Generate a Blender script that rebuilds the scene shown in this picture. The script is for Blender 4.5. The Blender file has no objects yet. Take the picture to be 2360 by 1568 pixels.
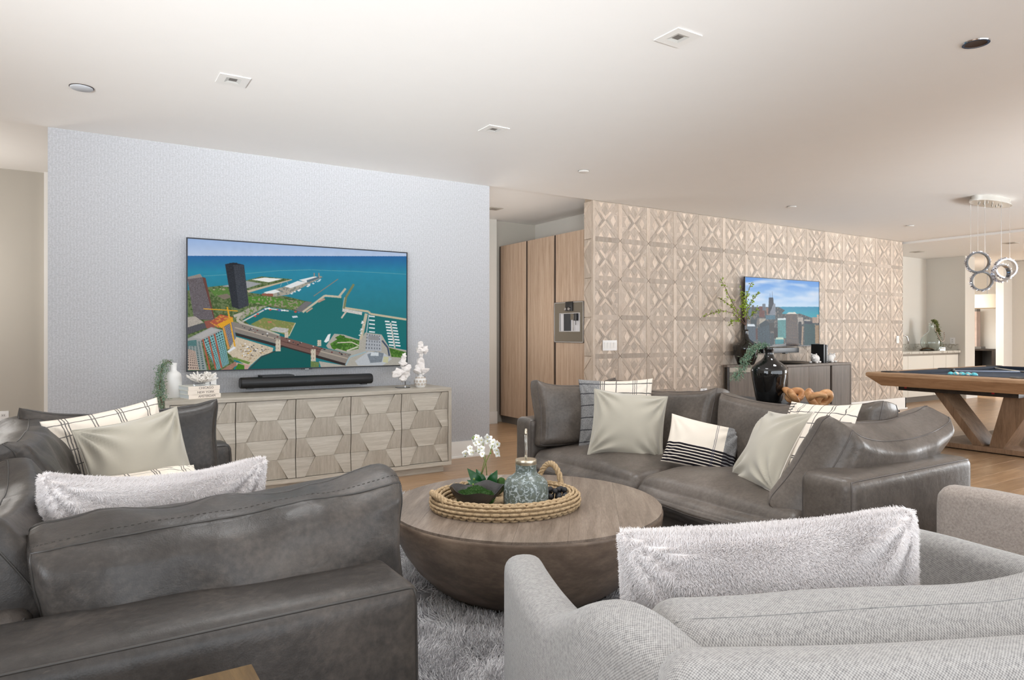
import bpy, bmesh, math, random
import numpy as np
from mathutils import Matrix, Vector, Euler
random.seed(7)
PI = math.pi
SC = bpy.context.scene
COL = SC.collection

# ------------------------------------------------------------------ camera
cd = bpy.data.cameras.new('camera'); cam = bpy.data.objects.new('camera', cd); COL.objects.link(cam)
cam.location = (0, 0, 1.24); cam.rotation_euler = (PI/2, 0, math.radians(-32.5))
cd.lens = 24.0; cd.sensor_width = 36; cd.shift_y = -16/2360; cd.clip_start = .02
SC.camera = cam
# ------------------------------------------------------------------ world, lights, exposure
wd = bpy.data.worlds.new('world'); SC.world = wd; wd.use_nodes = True
bgn = wd.node_tree.nodes['Background']
bgn.inputs[0].default_value = (.78, .88, 1, 1); bgn.inputs[1].default_value = 1.0
VS = SC.view_settings
SC.display_settings.display_device = 'sRGB'
VS.view_transform = 'Standard'; VS.look = 'None'; VS.exposure = 0.45; VS.gamma = 1.0; VS.use_curve_mapping = False

def area(name, loc, target, sx, sy, power, col=(1, 1, 1), spread=PI):
    l = bpy.data.lights.new(name, 'AREA'); l.shape = 'RECTANGLE'; l.size = sx; l.size_y = sy
    l.energy = power; l.color = col; l.spread = spread
    o = bpy.data.objects.new(name, l); COL.objects.link(o); o.location = loc
    d = Vector(target) - Vector(loc)
    o.rotation_euler = d.to_track_quat('-Z', 'Y').to_euler()
    return o
def spot(name, loc, target, power, angle, col=(1, 1, 1), blend=.8, r=.1):
    l = bpy.data.lights.new(name, 'SPOT'); l.energy = power; l.color = col
    l.spot_size = math.radians(angle); l.spot_blend = blend; l.shadow_soft_size = r
    o = bpy.data.objects.new(name, l); COL.objects.link(o); o.location = loc
    d = Vector(target) - Vector(loc)
    o.rotation_euler = d.to_track_quat('-Z', 'Y').to_euler()
    return o
COOL = (.91, .955, 1.0); WARM = (1.0, .975, .94)
area('window_light', (3.6, -2.85, 1.5), (3.6, 6, 1.4), 8.8, 2.2, 125, COOL)
area('window_light', (-3.0, .5, 1.45), (3, 1.6, .9), 3.2, 2.2, 70, COOL)  # added side light to brighten surfaces that face left
area('window_light', (15.9, -.6, 1.45), (6, 1.2, 1.3), 4.2, 2.3, 350, (.93, .97, 1.0))
area('ceiling_fill', (-1.3, -.95, 1.0), (1.45, 3.80, 2.74), 3.8, .6, 34, (.94, .975, 1.0), math.radians(39))  # added uplight behind the camera, brightens the ceiling; no real source
area('ceiling_fill', (7.0, -2.3, 1.0), (8.9, 3.2, 2.74), 5.0, .6, 30, (.90, .96, 1.0), math.radians(46))  # second added uplight, for the ceiling over the billiard table
area('passage_light', (15.2, 7.9, 2.3), (15.2, 7.6, 0), 1.6, 1.2, 100, WARM)
for x, y, z, w_ in ((-1.2, 7.2, 1.8, 22), (3.9, 6.85, 1.4, 15)):  # unseen point fills added to brighten the hall, on no fixture
    l = bpy.data.lights.new('hall_fill', 'POINT'); l.energy = w_; l.color = (1, .97, .93); l.shadow_soft_size = .25
    o = bpy.data.objects.new('hall_fill', l); COL.objects.link(o); o.location = (x, y, z)
for x, y, w_ in ((2.57, 2.47, 62), (.78, 4.30, 50), (2.58, 4.31, 50), (.78, 2.47, 55), (2.57, .62, 62), (.78, .62, 50), (4.4, 2.47, 50), (8.0, 3.4, 60), (9.9, 3.4, 60), (6.2, 2.5, 40)):
    spot('overhead_fill', (x, y, 2.70), (x, y, 0), w_, 124, (.98, .99, 1.0), 1.0, .30)  # added soft fill from above; the downlight fixtures themselves are unlit
DOWN = [(2.57, 2.47), (.78, 4.30), (2.58, 4.31)]

# ------------------------------------------------------------------ colours and materials
def lin(c):
    c = c/255.0
    return c/12.92 if c <= .04045 else ((c+.055)/1.055)**2.4
def S(r, g, b, a=1): return (lin(r), lin(g), lin(b), a)

class NT:
    def __init__(s, name):
        s.m = bpy.data.materials.new(name); s.m.use_nodes = True
        s.t = s.m.node_tree; s.n = s.t.nodes; s.b = s.n['Principled BSDF']
    def new(s, typ, **kw):
        n = s.n.new(typ)
        for k, v in kw.items(): setattr(n, k, v)
        return n
    def link(s, a, b): s.t.links.new(a, b)
    def coord(s, out='Object', scale=(1, 1, 1), rot=(0, 0, 0)):
        c = s.new('ShaderNodeTexCoord'); m = s.new('ShaderNodeMapping')
        m.inputs['Scale'].default_value = scale; m.inputs['Rotation'].default_value = rot
        s.link(c.outputs[out], m.inputs[0]); return m.outputs[0]
    def noise(s, vec, scale, detail=3, rough=.55, dist=0):
        n = s.new('ShaderNodeTexNoise'); n.inputs['Scale'].default_value = scale; n.inputs['Detail'].default_value = detail
        n.inputs['Roughness'].default_value = rough; n.inputs['Distortion'].default_value = dist
        if vec is not None: s.link(vec, n.inputs['Vector'])
        return n.outputs['Fac']
    def ramp(s, fac, stops):
        r = s.new('ShaderNodeValToRGB'); e = r.color_ramp.elements
        while len(e) < len(stops): e.new(.5)
        for i, (p, c) in enumerate(stops): e[i].position = p; e[i].color = c if len(c) == 4 else (*c, 1)
        s.link(fac, r.inputs[0]); return r.outputs[0]
    def mix(s, fac, a, b, mode='MIX'):
        m = s.new('ShaderNodeMix', data_type='RGBA', blend_type=mode)
        for sock, v in ((m.inputs[0], fac), (m.inputs[6], a), (m.inputs[7], b)):
            if hasattr(v, 'links'): s.link(v, sock)
            else: sock.default_value = v
        return m.outputs[2]
    def math(s, op, a, b=None, c=None):
        m = s.new('ShaderNodeMath', operation=op)
        for i, v in enumerate((a, b, c)):
            if v is None: continue
            if hasattr(v, 'links'): s.link(v, m.inputs[i])
            else: m.inputs[i].default_value = v
        return m.outputs[0]
    def bump(s, h, strength=.3, dist=.01):
        b = s.new('ShaderNodeBump'); b.inputs['Strength'].default_value = strength; b.inputs['Distance'].default_value = dist
        s.link(h, b.inputs['Height']); s.link(b.outputs[0], s.b.inputs['Normal']); return b
    def base(s, v):
        if hasattr(v, 'links'): s.link(v, s.b.inputs['Base Color'])
        else: s.b.inputs['Base Color'].default_value = v
    def set(s, **kw):
        for k, v in kw.items(): s.b.inputs[k.replace('_', ' ')].default_value = v
        return s
    def sep(s, vec):
        x = s.new('ShaderNodeSeparateXYZ'); s.link(vec, x.inputs[0]); return x.outputs

def plain(name, col, rough=.5, metal=0, spec=.5, var=.0, bump=0, bscale=200):
    t = NT(name); t.set(Roughness=rough, Metallic=metal); t.b.inputs['Specular IOR Level'].default_value = spec
    v = t.coord('Object')
    n = t.noise(v, 6, 4)
    k = 1-var
    t.base(t.mix(n, (col[0]*k, col[1]*k, col[2]*k, 1), (min(1, col[0]*(1+var)), min(1, col[1]*(1+var)), min(1, col[2]*(1+var)), 1)) if var else col)
    if bump: t.bump(t.noise(v, bscale, 3), bump, .004)
    return t.m

def wood(name, dark, mid, light, scale=(1, 14, 14), rough=.5, grain=1.0, tint=0.0, objvar=.0, bump=.15, coords='Object', attr=False):
    t = NT(name); t.set(Roughness=rough); t.b.inputs['Specular IOR Level'].default_value = .35
    c = t.new('ShaderNodeTexCoord'); oi = t.new('ShaderNodeObjectInfo')
    add = t.new('ShaderNodeVectorMath', operation='MULTIPLY_ADD')
    t.link(oi.outputs['Random'], add.inputs[0]); add.inputs[1].default_value = (37, 53, 71); t.link(c.outputs[coords], add.inputs[2])
    m = t.new('ShaderNodeMapping'); m.inputs['Scale'].default_value = scale; t.link(add.outputs[0], m.inputs[0])
    n1 = t.noise(m.outputs[0], 1.6, 6, .62, .6)
    n2 = t.noise(m.outputs[0], 9*grain, 4, .7)
    f = t.math('ADD', t.math('MULTIPLY', n1, .62), t.math('MULTIPLY', n2, .38))
    col = t.ramp(f, [(.30, dark), (.5, mid), (.70, light)])
    if objvar:
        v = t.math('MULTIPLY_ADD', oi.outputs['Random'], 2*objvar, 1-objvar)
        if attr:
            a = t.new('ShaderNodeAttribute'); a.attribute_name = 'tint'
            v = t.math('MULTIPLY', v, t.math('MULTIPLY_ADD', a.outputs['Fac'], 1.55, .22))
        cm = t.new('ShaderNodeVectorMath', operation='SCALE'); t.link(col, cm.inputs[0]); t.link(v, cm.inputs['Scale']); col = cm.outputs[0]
    t.base(col)
    if bump: t.bump(f, bump, .003)
    return t.m

def leather(name, dark, mid, light, rough=.42):
    t = NT(name); v = t.coord('Object')
    big = t.noise(v, 2.6, 5, .6, .4); fine = t.noise(v, 60, 4, .6)
    scr = t.noise(t.coord('Object', (3, 30, 9), (.4, .7, .9)), 4, 3, .7, 1.5)
    f = t.math('ADD', t.math('MULTIPLY', big, .72), t.math('MULTIPLY', fine, .28))
    col = t.ramp(f, [(.33, dark), (.5, mid), (.68, light)])
    sm = t.ramp(scr, [(.66, (0, 0, 0, 1)), (.78, (1, 1, 1, 1))])
    col = t.mix(t.math('MULTIPLY', sm, .22), col, (light[0]*1.5, light[1]*1.5, light[2]*1.5, 1))
    t.base(col)
    r = t.math('MULTIPLY_ADD', big, .25, rough-.12); t.link(r, t.b.inputs['Roughness'])
    t.b.inputs['Specular IOR Level'].default_value = .42
    vo = t.new('ShaderNodeTexVoronoi'); vo.inputs['Scale'].default_value = 260; t.link(v, vo.inputs[0])
    h = t.math('ADD', t.math('MULTIPLY', vo.outputs[0], .16), t.math('ADD', t.math('MULTIPLY', t.noise(v, 24, 4, .55, .6), .55), t.math('MULTIPLY', t.noise(v, 9, 3, .6, 1.0), 2.2)))
    t.bump(h, .22, .006)
    return t.m

def weave(name, light, dark, pitch=.0052, contrast=1.0):
    t = NT(name); t.set(Roughness=.9); t.b.inputs['Specular IOR Level'].default_value = .15
    t.b.inputs['Sheen Weight'].default_value = .25
    k = 2*PI/pitch
    v = t.coord('UV', (k, k, k)); x, y, z = t.sep(v)
    jit = t.math('MULTIPLY', t.math('SUBTRACT', t.noise(t.coord('Object'), 60, 3), .5), 1.6)
    g = t.math('MULTIPLY', t.math('SINE', t.math('ADD', x, jit)), t.math('SINE', t.math('ADD', y, jit)))
    wv = t.coord('Object'); n = t.noise(wv, 130, 3, .7); b = t.noise(wv, 5, 3)
    g2 = t.math('ADD', t.math('MULTIPLY', g, .32), t.math('MULTIPLY', n, 1.0))
    f = t.ramp(g2, [(.1, (0, 0, 0, 1)), (.75, (1, 1, 1, 1))])
    col = t.mix(f, dark, light)
    col = t.mix(t.math('MULTIPLY', b, .22), col, (.30, .28, .26, 1))
    t.base(col); t.bump(g2, .35, .003)
    return t.m

M = {}
M['paint'] = plain('wall_paint', S(222, 218, 210), .85, var=.015)
M['paint_taupe'] = plain('taupe_paint', S(188, 182, 172), .85, var=.015)
M['paint_warm'] = plain('warm_paint', S(233, 230, 223), .85, var=.015)
M['white'] = plain('white_trim', S(240, 238, 234), .45, var=.01)
M['ceiling'] = plain('ceiling_paint', S(243, 241, 238), .9, var=.012)
M['lacquer'] = plain('gloss_lacquer', S(226, 221, 211), .12)
M['black'] = plain('black_plastic', S(22, 22, 24), .38)
M['black_gloss'] = plain('black_glaze', (.006, .006, .006, 1), .05, spec=.7)
M['black_cloth'] = plain('black_cloth', (.012, .012, .013, 1), .85, bump=.5, bscale=90)
M['chrome'] = plain('chrome', (.6, .6, .62, 1), .08, 1)
M['dark_chrome'] = plain('dark_chrome', (.035, .03, .028, 1), .3, .0)
M['steel'] = plain('brushed_steel', (.52, .51, .5, 1), .3, 1)
M['bronze_glass'] = plain('bronze_mirror_glass', S(120, 112, 100), .14, .25)
M['champagne'] = plain('champagne_metal', S(205, 195, 175), .3, .9)
M['ceramic'] = plain('white_ceramic', S(238, 236, 233), .5, var=.02)
M['coral'] = plain('white_coral', S(240, 235, 228), .8, var=.03, bump=.5, bscale=60)
M['coral_smooth'] = plain('white_resin', S(238, 232, 228), .6, var=.02)
M['taupe_dot'] = plain('taupe_glaze', S(196, 184, 172), .7)
M['dark_gap'] = plain('dark_recess', S(52, 38, 30), .7)
M['toe'] = plain('grey_plinth', S(120, 116, 112), .35, .4)
M['kraft'] = plain('book_cover', S(236, 236, 228), .55)
M['spine'] = plain('book_spine', S(238, 226, 212), .6)
M['page'] = plain('book_pages', S(226, 232, 234), .8, var=.04)
M['ink'] = plain('print_ink', S(92, 80, 76), .7)
M['ink_dark'] = plain('dark_print', S(70, 68, 66), .7)
M['moss'] = plain('moss', S(52, 82, 34), .95, var=.5, bump=1, bscale=70)
M['moss_dark'] = plain('dark_moss', S(38, 54, 26), .95, var=.5, bump=1, bscale=70)
M['leaf'] = plain('glossy_leaf', S(22, 78, 36), .3, var=.25)
M['leaf_lime'] = plain('spring_leaf', S(152, 178, 62), .5, var=.2)
M['leaf_sage'] = plain('sage_leaf', S(132, 150, 122), .7, var=.25)
M['leaf_blue'] = plain('blue_green_leaf', S(110, 142, 118), .7, var=.25)
M['leaf_olive'] = plain('olive_leaf', S(112, 120, 66), .7, var=.25)
M['petal'] = plain('white_petal', S(246, 246, 240), .5)
M['stem'] = plain('green_stem', S(120, 142, 66), .6)
M['twig'] = plain('brown_twig', S(112, 84, 70), .8)
M['pollen'] = plain('yellow_centre', S(200, 190, 90), .6)
M['iron'] = plain('cast_black_bowl', S(58, 56, 56), .42, .3, var=.4, bump=.6, bscale=30)
M['bead'] = plain('black_bead', (.012, .012, .014, 1), .55)
M['jute'] = plain('jute_cord', S(196, 168, 128), .9, var=.2, bump=.6, bscale=160)
M['seagrass'] = NT('seagrass')
t = M['seagrass']; v = t.coord('Object'); n = t.noise(t.coord('Object', (1, 1, 1)), 120, 4, .7); b = t.noise(v, 18, 3)
t.base(t.mix(b, t.ramp(n, [(.3, S(138, 114, 84)), (.55, S(194, 170, 136)), (.75, S(226, 206, 174))]), S(176, 150, 114)))
t.set(Roughness=.85); t.bump(n, .6, .004); M['seagrass'] = t.m
M['cloth_navy'] = plain('navy_baize', S(42, 56, 74), .9, var=.06)
M['rail_navy'] = plain('navy_rail', S(26, 38, 54), .8, var=.05)
M['cue_white'] = plain('pale_cue', S(176, 190, 216), .25)
M['cue_tip'] = plain('pale_ferrule', S(226, 222, 206), .4)
M['cue_dark'] = plain('dark_cue', S(44, 38, 36), .3)
M['turq'] = plain('turquoise_ball', S(96, 196, 210), .1)
M['ball_white'] = plain('cream_ball', S(232, 224, 212), .1)
M['red'] = plain('red_tag', S(170, 20, 40), .5)
M['stone'] = NT('quartz_stone')
t = M['stone']; v = t.coord('Object'); n = t.noise(v, 3, 6, .6, 1.6); vein = t.ramp(n, [(.47, S(206, 202, 192)), (.5, S(150, 140, 126)), (.53, S(206, 202, 192))])
t.base(vein); t.set(Roughness=.2); M['stone'] = t.m
M['shade'] = plain('linen_shade', S(236, 226, 206), .8)
M['dark_oak'] = wood('dark_furniture', S(34, 28, 24), S(50, 42, 36), S(66, 56, 48), (1, 12, 12), .4)

M['leather'] = leather('grey_leather', S(70, 64, 59), S(96, 88, 81), S(120, 111, 104), .37)
M['leather_shaded'] = leather('shaded_grey_leather', S(37, 35, 33), S(58, 54, 51), S(88, 81, 75), .42)  # grey leather darkened: shade on the near sofa put into its colour
M['piping'] = plain('leather_piping', S(84, 77, 72), .40)
M['piping_shaded'] = plain('shaded_leather_piping', S(56, 53, 50), .4)  # piping darkened along with the shaded leather
M['weave'] = weave('tweed_fabric', S(174, 172, 169), S(98, 97, 98), .0054)
M['weave_fine'] = weave('pale_linen_fabric', S(184, 172, 162), S(106, 96, 90), .0046)
M['velvet'] = plain('beige_velvet', S(180, 174, 160), .85, var=.07, spec=.1)
M['velvet'].node_tree.nodes['Principled BSDF'].inputs['Sheen Weight'].default_value = .5
M['linen_pale'] = plain('pale_linen', S(222, 215, 204), .9, var=.04, bump=.3, bscale=300)
M['linen_white'] = plain('cream_linen', S(232, 224, 212), .9, var=.03, bump=.3, bscale=300)
M['fur_base'] = plain('fur_backing', S(226, 220, 217), .95, bump=.4, bscale=60)
def furmat(name, c1, c2, rough=.6):
    t = NT(name); oi = t.new('ShaderNodeHairInfo')
    t.base(t.mix(oi.outputs['Random'], c1, c2)); t.set(Roughness=rough); t.b.inputs['Specular IOR Level'].default_value = .2
    return t.m
M['fur'] = furmat('white_fur', S(243, 240, 240), S(230, 224, 222))
M['pile'] = furmat('grey_shag', S(232, 231, 232), S(168, 166, 169))
M['rug_base'] = plain('rug_backing', S(120, 118, 120), .95)
M['moss_hair'] = furmat('moss_fibre', S(72, 110, 50), S(36, 64, 28), .8)

M['walnut_top'] = wood('weathered_table_top', S(92, 80, 70), S(128, 114, 102), S(158, 144, 131), (1.5, 14, 14), .36, 1.6, objvar=.08, bump=.3)
M['walnut_side'] = wood('dark_table_side', S(76, 63, 54), S(112, 96, 83), S(148, 130, 113), (2.2, 2.2, 5), .42, .6, bump=.15)
M['sideboard_h'] = wood('cerused_oak_across', S(166, 158, 144), S(188, 180, 167), S(210, 204, 193), (1.6, 22, 26), .5, 1.0, objvar=.05)
M['sideboard_v'] = wood('cerused_oak_upright', S(162, 153, 139), S(181, 173, 160), S(201, 195, 183), (26, 22, 1.6), .5, 1.0, objvar=.05)
M['tall_wood'] = wood('pale_oak_veneer', S(158, 132, 109), S(185, 160, 138), S(206, 184, 165), (18, 18, .8), .5, 1.0, objvar=.03)
M['media_wood'] = wood('grey_oak_veneer', S(96, 86, 78), S(122, 112, 103), S(142, 132, 123), (40, 40, 1.4), .5, 1.2, objvar=.04)
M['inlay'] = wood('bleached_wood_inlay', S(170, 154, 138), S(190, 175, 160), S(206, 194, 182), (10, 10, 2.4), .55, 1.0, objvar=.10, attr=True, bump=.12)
M['plank'] = wood('oak_floorboard', S(140, 110, 80), S(172, 140, 108), S(194, 164, 132), (1.2, 12, 12), .28, 1.0, objvar=.10, bump=.08)
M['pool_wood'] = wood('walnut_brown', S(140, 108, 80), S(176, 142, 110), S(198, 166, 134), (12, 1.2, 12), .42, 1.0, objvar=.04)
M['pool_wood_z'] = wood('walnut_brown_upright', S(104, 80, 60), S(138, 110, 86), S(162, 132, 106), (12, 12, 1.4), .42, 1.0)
M['knot'] = wood('teak_knot', S(150, 98, 58), S(192, 140, 94), S(222, 178, 130), (5, 5, 16), .4, .8)
M['side_wood'] = wood('honey_oak', S(76, 58, 34), S(104, 82, 50), S(130, 106, 68), (14, 1.4, 14), .4, 1.0)

# wallpaper: mottled pale blue grey with short upright dashes
t = NT('dashed_wallpaper'); t.set(Roughness=.7)
v = t.coord('Object', (1, 1, 1)); n = t.noise(v, 90, 4, .7); n2 = t.noise(v, 1.2, 2)
sx, sy, sz = t.sep(v)
colx = t.math('MULTIPLY', sx, 1/.022); fl = t.math('FLOOR', colx); fr = t.math('FRACT', colx)
off = t.math('FRACT', t.math('MULTIPLY', t.math('SINE', t.math('MULTIPLY', fl, 12.9898)), 43758.5))
zz = t.math('FRACT', t.math('ADD', t.math('MULTIPLY', sz, 1/.075), off))
line = t.math('MULTIPLY', t.math('LESS_THAN', t.math('ABSOLUTE', t.math('SUBTRACT', fr, .5)), .075), t.math('LESS_THAN', zz, .62))
col = t.ramp(n, [(.3, S(164, 164, 167)), (.55, S(182, 183, 186)), (.75, S(198, 199, 202))])
t.base(t.mix(t.math('MULTIPLY', line, .30), col, S(216, 219, 224))); t.bump(n, .12, .002)
M['wallpaper'] = t.m

def glass(name, col=(1, 1, 1, 1), rough=0.0, ior=1.45):
    t = NT(name); t.base(col); t.set(Roughness=rough, IOR=ior); t.b.inputs['Transmission Weight'].default_value = 1
    return t.m
M['glass_green'] = glass('green_bottle_glass', (.93, .985, .975, 1))
M['acrylic'] = glass('clear_acrylic', (.97, .99, 1, 1))
M['crystal'] = glass('crystal', (1, 1, 1, 1), 0, 1.6)

# plaid linens: stripes drawn in the cushion's own cloth coordinates
def stripes(t, axis, lines):
    out = None
    for pos, w in lines:
        s = t.math('LESS_THAN', t.math('ABSOLUTE', t.math('SUBTRACT', axis, pos)), w)
        out = s if out is None else t.math('MAXIMUM', out, s)
    return out
def cloth_pattern(name, kind):
    t = NT(name); t.set(Roughness=.92); t.b.inputs['Specular IOR Level'].default_value = .1
    v = t.coord('UV'); x, y, _ = t.sep(v); ob = t.coord('Object'); n = t.noise(ob, 350, 3, .7)
    wob = t.math('MULTIPLY', t.math('SUBTRACT', t.noise(ob, 30, 2), .5), .012)
    x2 = t.math('ADD', x, wob); y2 = t.math('ADD', y, wob)
    cream = t.mix(t.math('MULTIPLY', n, .35), S(240, 230, 216), S(212, 202, 190)); ink = S(52, 52, 58)
    heather = t.mix(t.ramp(n, [(.35, (0, 0, 0, 1)), (.62, (1, 1, 1, 1))]), S(70, 74, 80), S(172, 170, 168))
    if kind == 'plaid':      # windowpane checks, a heathered border down one side
        b = t.math('LESS_THAN', x2, .30)
        c = t.mix(b, cream, heather)
        lx = stripes(t, x2, [(.31, .007), (.335, .004), (.36, .007), (.52, .006), (.74, .004), (.765, .004), (.79, .004), (.93, .004)])
        ly = stripes(t, y2, [(.10, .008), (.27, .008), (.44, .008), (.61, .008), (.78, .008), (.93, .008)])
        c = t.mix(t.math('MULTIPLY', t.math('MAXIMUM', lx, ly), .85), c, ink)
    elif kind == 'window':   # loose windowpane on cream, dark bars at the foot
        lx = stripes(t, x2, [(.14, .005), (.165, .005), (.19, .005), (.38, .005), (.405, .005), (.60, .005), (.62, .005), (.645, .005), (.86, .005), (.885, .005)])
        ly = stripes(t, y2, [(.93, .005), (.80, .005), (.66, .005), (.52, .005), (.38, .005), (.28, .005)])
        lb = stripes(t, y2, [(.03, .014), (.07, .010), (.11, .012), (.15, .008), (.19, .010)])
        c = t.mix(t.math('MULTIPLY', t.math('MAXIMUM', lx, ly), .8), cream, ink)
        c = t.mix(t.math('MULTIPLY', lb, .85), c, ink)
    elif kind == 'curved':
        lx = stripes(t, x2, [(.10, .006), (.24, .005), (.27, .005), (.42, .005), (.56, .005), (.70, .005), (.73, .005), (.88, .005)])
        ly = stripes(t, y2, [(.12, .006), (.15, .006), (.34, .006), (.36, .006), (.56, .005), (.72, .005), (.86, .005)])
        lb = t.math('MULTIPLY', t.math('LESS_THAN', x2, .12), t.math('LESS_THAN', t.math('FRACT', t.math('MULTIPLY', y2, 26)), .45))
        c = t.mix(t.math('MULTIPLY', t.math('MAXIMUM', lx, ly), .85), cream, ink)
        c = t.mix(t.math('MULTIPLY', lb, .8), c, ink)
    else:                    # lumbar: cream field, black ticking below, heathered end
        e = t.math('GREATER_THAN', x2, .80)
        c = t.mix(e, cream, heather)
        low = t.math('LESS_THAN', y2, .42)
        tk = t.math('MULTIPLY', low, t.math('GREATER_THAN', t.math('FRACT', t.math('MULTIPLY', y2, 17)), .34))
        c = t.mix(tk, c, S(36, 33, 38))
        lx = t.math('MULTIPLY', stripes(t, x2, [(.655, .004), (.675, .004)]), .8)
        c = t.mix(lx, c, S(70, 72, 92))
    t.base(c); t.bump(n, .3, .002)
    return t.m
M['plaid'] = cloth_pattern('plaid_linen', 'plaid'); M['window'] = cloth_pattern('windowpane_linen', 'window')
M['curved'] = cloth_pattern('checked_linen', 'curved'); M['lumbar'] = cloth_pattern('ticking_linen', 'lumbar')

# jar glaze: grey-green with pale crackle
t = NT('reactive_glaze'); v = t.coord('Object'); vd = t.new('ShaderNodeTexNoise'); vd.inputs['Scale'].default_value = 26; vd.inputs['Detail'].default_value = 4
t.link(v, vd.inputs['Vector'])
am = t.new('ShaderNodeVectorMath', operation='MULTIPLY_ADD'); t.link(vd.outputs['Color'], am.inputs[0]); am.inputs[1].default_value = (.055, .055, .055); t.link(v, am.inputs[2])
vo = t.new('ShaderNodeTexVoronoi', feature='DISTANCE_TO_EDGE'); vo.inputs['Scale'].default_value = 40; t.link(am.outputs[0], vo.inputs[0])
nn = t.noise(v, 30, 5, .75, 1.2)
f = t.math('ADD', t.math('MULTIPLY', vo.outputs[0], .8), t.math('MULTIPLY', t.math('SUBTRACT', nn, .42), .9))
t.base(t.ramp(f, [(.035, S(176, 186, 188)), (.09, S(132, 144, 144)), (.15, S(92, 102, 97)), (.42, S(106, 114, 103))])); t.set(Roughness=.32)
t.bump(f, .2, .003)
M['glaze'] = t.m

# ------------------------------------------------------------------ mesh helpers
class MB:
    def __init__(s): s.v = []; s.f = []; s.uv = None; s.tint = []
    def add(s, vs, fs, tint=None):
        o = len(s.v); s.v += [tuple(p) for p in vs]; s.f += [tuple(i+o for i in f) for f in fs]
        s.tint += [tint if tint is not None else .5]*len(vs)
        return s
    def box(s, x0, x1, y0, y1, z0, z1, tint=None):
        v = [(x, y, z) for z in (z0, z1) for y in (y0, y1) for x in (x0, x1)]
        return s.add(v, [(0, 2, 3, 1), (4, 5, 7, 6), (0, 1, 5, 4), (2, 6, 7, 3), (0, 4, 6, 2), (1, 3, 7, 5)], tint)
    def prism(s, poly, h0, h1, ax='z', tint=None, inset=0.0):
        """poly of 2D points, extruded from h0 to h1 along ax (z: xy poly, y: xz poly, x: yz poly); inset narrows the h1 face."""
        n = len(poly); cx = sum(p[0] for p in poly)/n; cy = sum(p[1] for p in poly)/n
        def P(p, h, k=0):
            a, b = p[0], p[1]
            if k:
                dx, dy = cx-a, cy-b; L = math.hypot(dx, dy) or 1; a += dx/L*k; b += dy/L*k
            return {'z': (a, b, h), 'y': (a, h, b), 'x': (h, a, b)}[ax]
        vs = [P(p, h0) for p in poly]+[P(p, h1, inset) for p in poly]
        fs = [tuple(range(n))[::-1], tuple(range(n, 2*n))]+[(i, (i+1) % n, (i+1) % n+n, i+n) for i in range(n)]
        return s.add(vs, fs, tint)
    def lathe(s, prof, n=40, c=(0, 0, 0)):
        """prof of (r, z); r 0 at an end closes it."""
        vs = []; fs = []; rings = []
        for r, z in prof:
            if r < 1e-6: rings.append([len(vs)]); vs.append((c[0], c[1], c[2]+z))
            else:
                rings.append(list(range(len(vs), len(vs)+n)))
                vs += [(c[0]+r*math.cos(2*PI*k/n), c[1]+r*math.sin(2*PI*k/n), c[2]+z) for k in range(n)]
        for a, b in zip(rings, rings[1:]):
            for k in range(n):
                k2 = (k+1) % n
                if len(a) == 1 and len(b) == 1: continue
                if len(a) == 1: fs.append((a[0], b[k2], b[k]))
                elif len(b) == 1: fs.append((a[k], a[k2], b[0]))
                else: fs.append((a[k], a[k2], b[k2], b[k]))
        return s.add(vs, fs)
    def tube(s, pts, r, n=8, closed=False, cap=True, sx=1.0):
        pts = [Vector(p) for p in pts]; m = len(pts); vs = []; fs = []
        R = r if isinstance(r, (list, tuple)) else [r]*m
        prev = None
        for i in range(m):
            a = pts[(i-1) % m] if (closed or i > 0) else pts[i]; b = pts[(i+1) % m] if (closed or i < m-1) else pts[i]
            d = (b-a).normalized() if (b-a).length > 1e-9 else Vector((0, 0, 1))
            u = prev - d*prev.dot(d) if prev is not None else d.cross(Vector((0, 0, 1)))
            if u.length < 1e-4: u = d.cross(Vector((1, 0, 0)))
            u.normalize(); prev = u; w = d.cross(u)
            for k in range(n):
                q = 2*PI*k/n; vs.append(pts[i]+u*(math.cos(q)*R[i]*sx)+w*(math.sin(q)*R[i]))
        for i in range(m if closed else m-1):
            j = (i+1) % m
            for k in range(n):
                k2 = (k+1) % n; fs.append((i*n+k, i*n+k2, j*n+k2, j*n+k))
        if cap and not closed: fs += [tuple(range(n))[::-1], tuple(range((m-1)*n, m*n))]
        return s.add(vs, fs)
    def sphere(s, c, r, n=12, m=8, sz=1.0):
        prof = [(0 if i in (0, m) else r*math.sin(PI*i/m), -r*sz*math.cos(PI*i/m)) for i in range(m+1)]
        return s.lathe(prof, n, c)
    def mesh(s, name):
        me = bpy.data.meshes.new(name); me.from_pydata(s.v, [], s.f); me.update(); return me

def finish(me, smooth=None):
    if smooth is None: return me
    me.polygons.foreach_set('use_smooth', [True]*len(me.polygons))
    if smooth < 180: me.set_sharp_from_angle(angle=math.radians(smooth))
    return me

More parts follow.
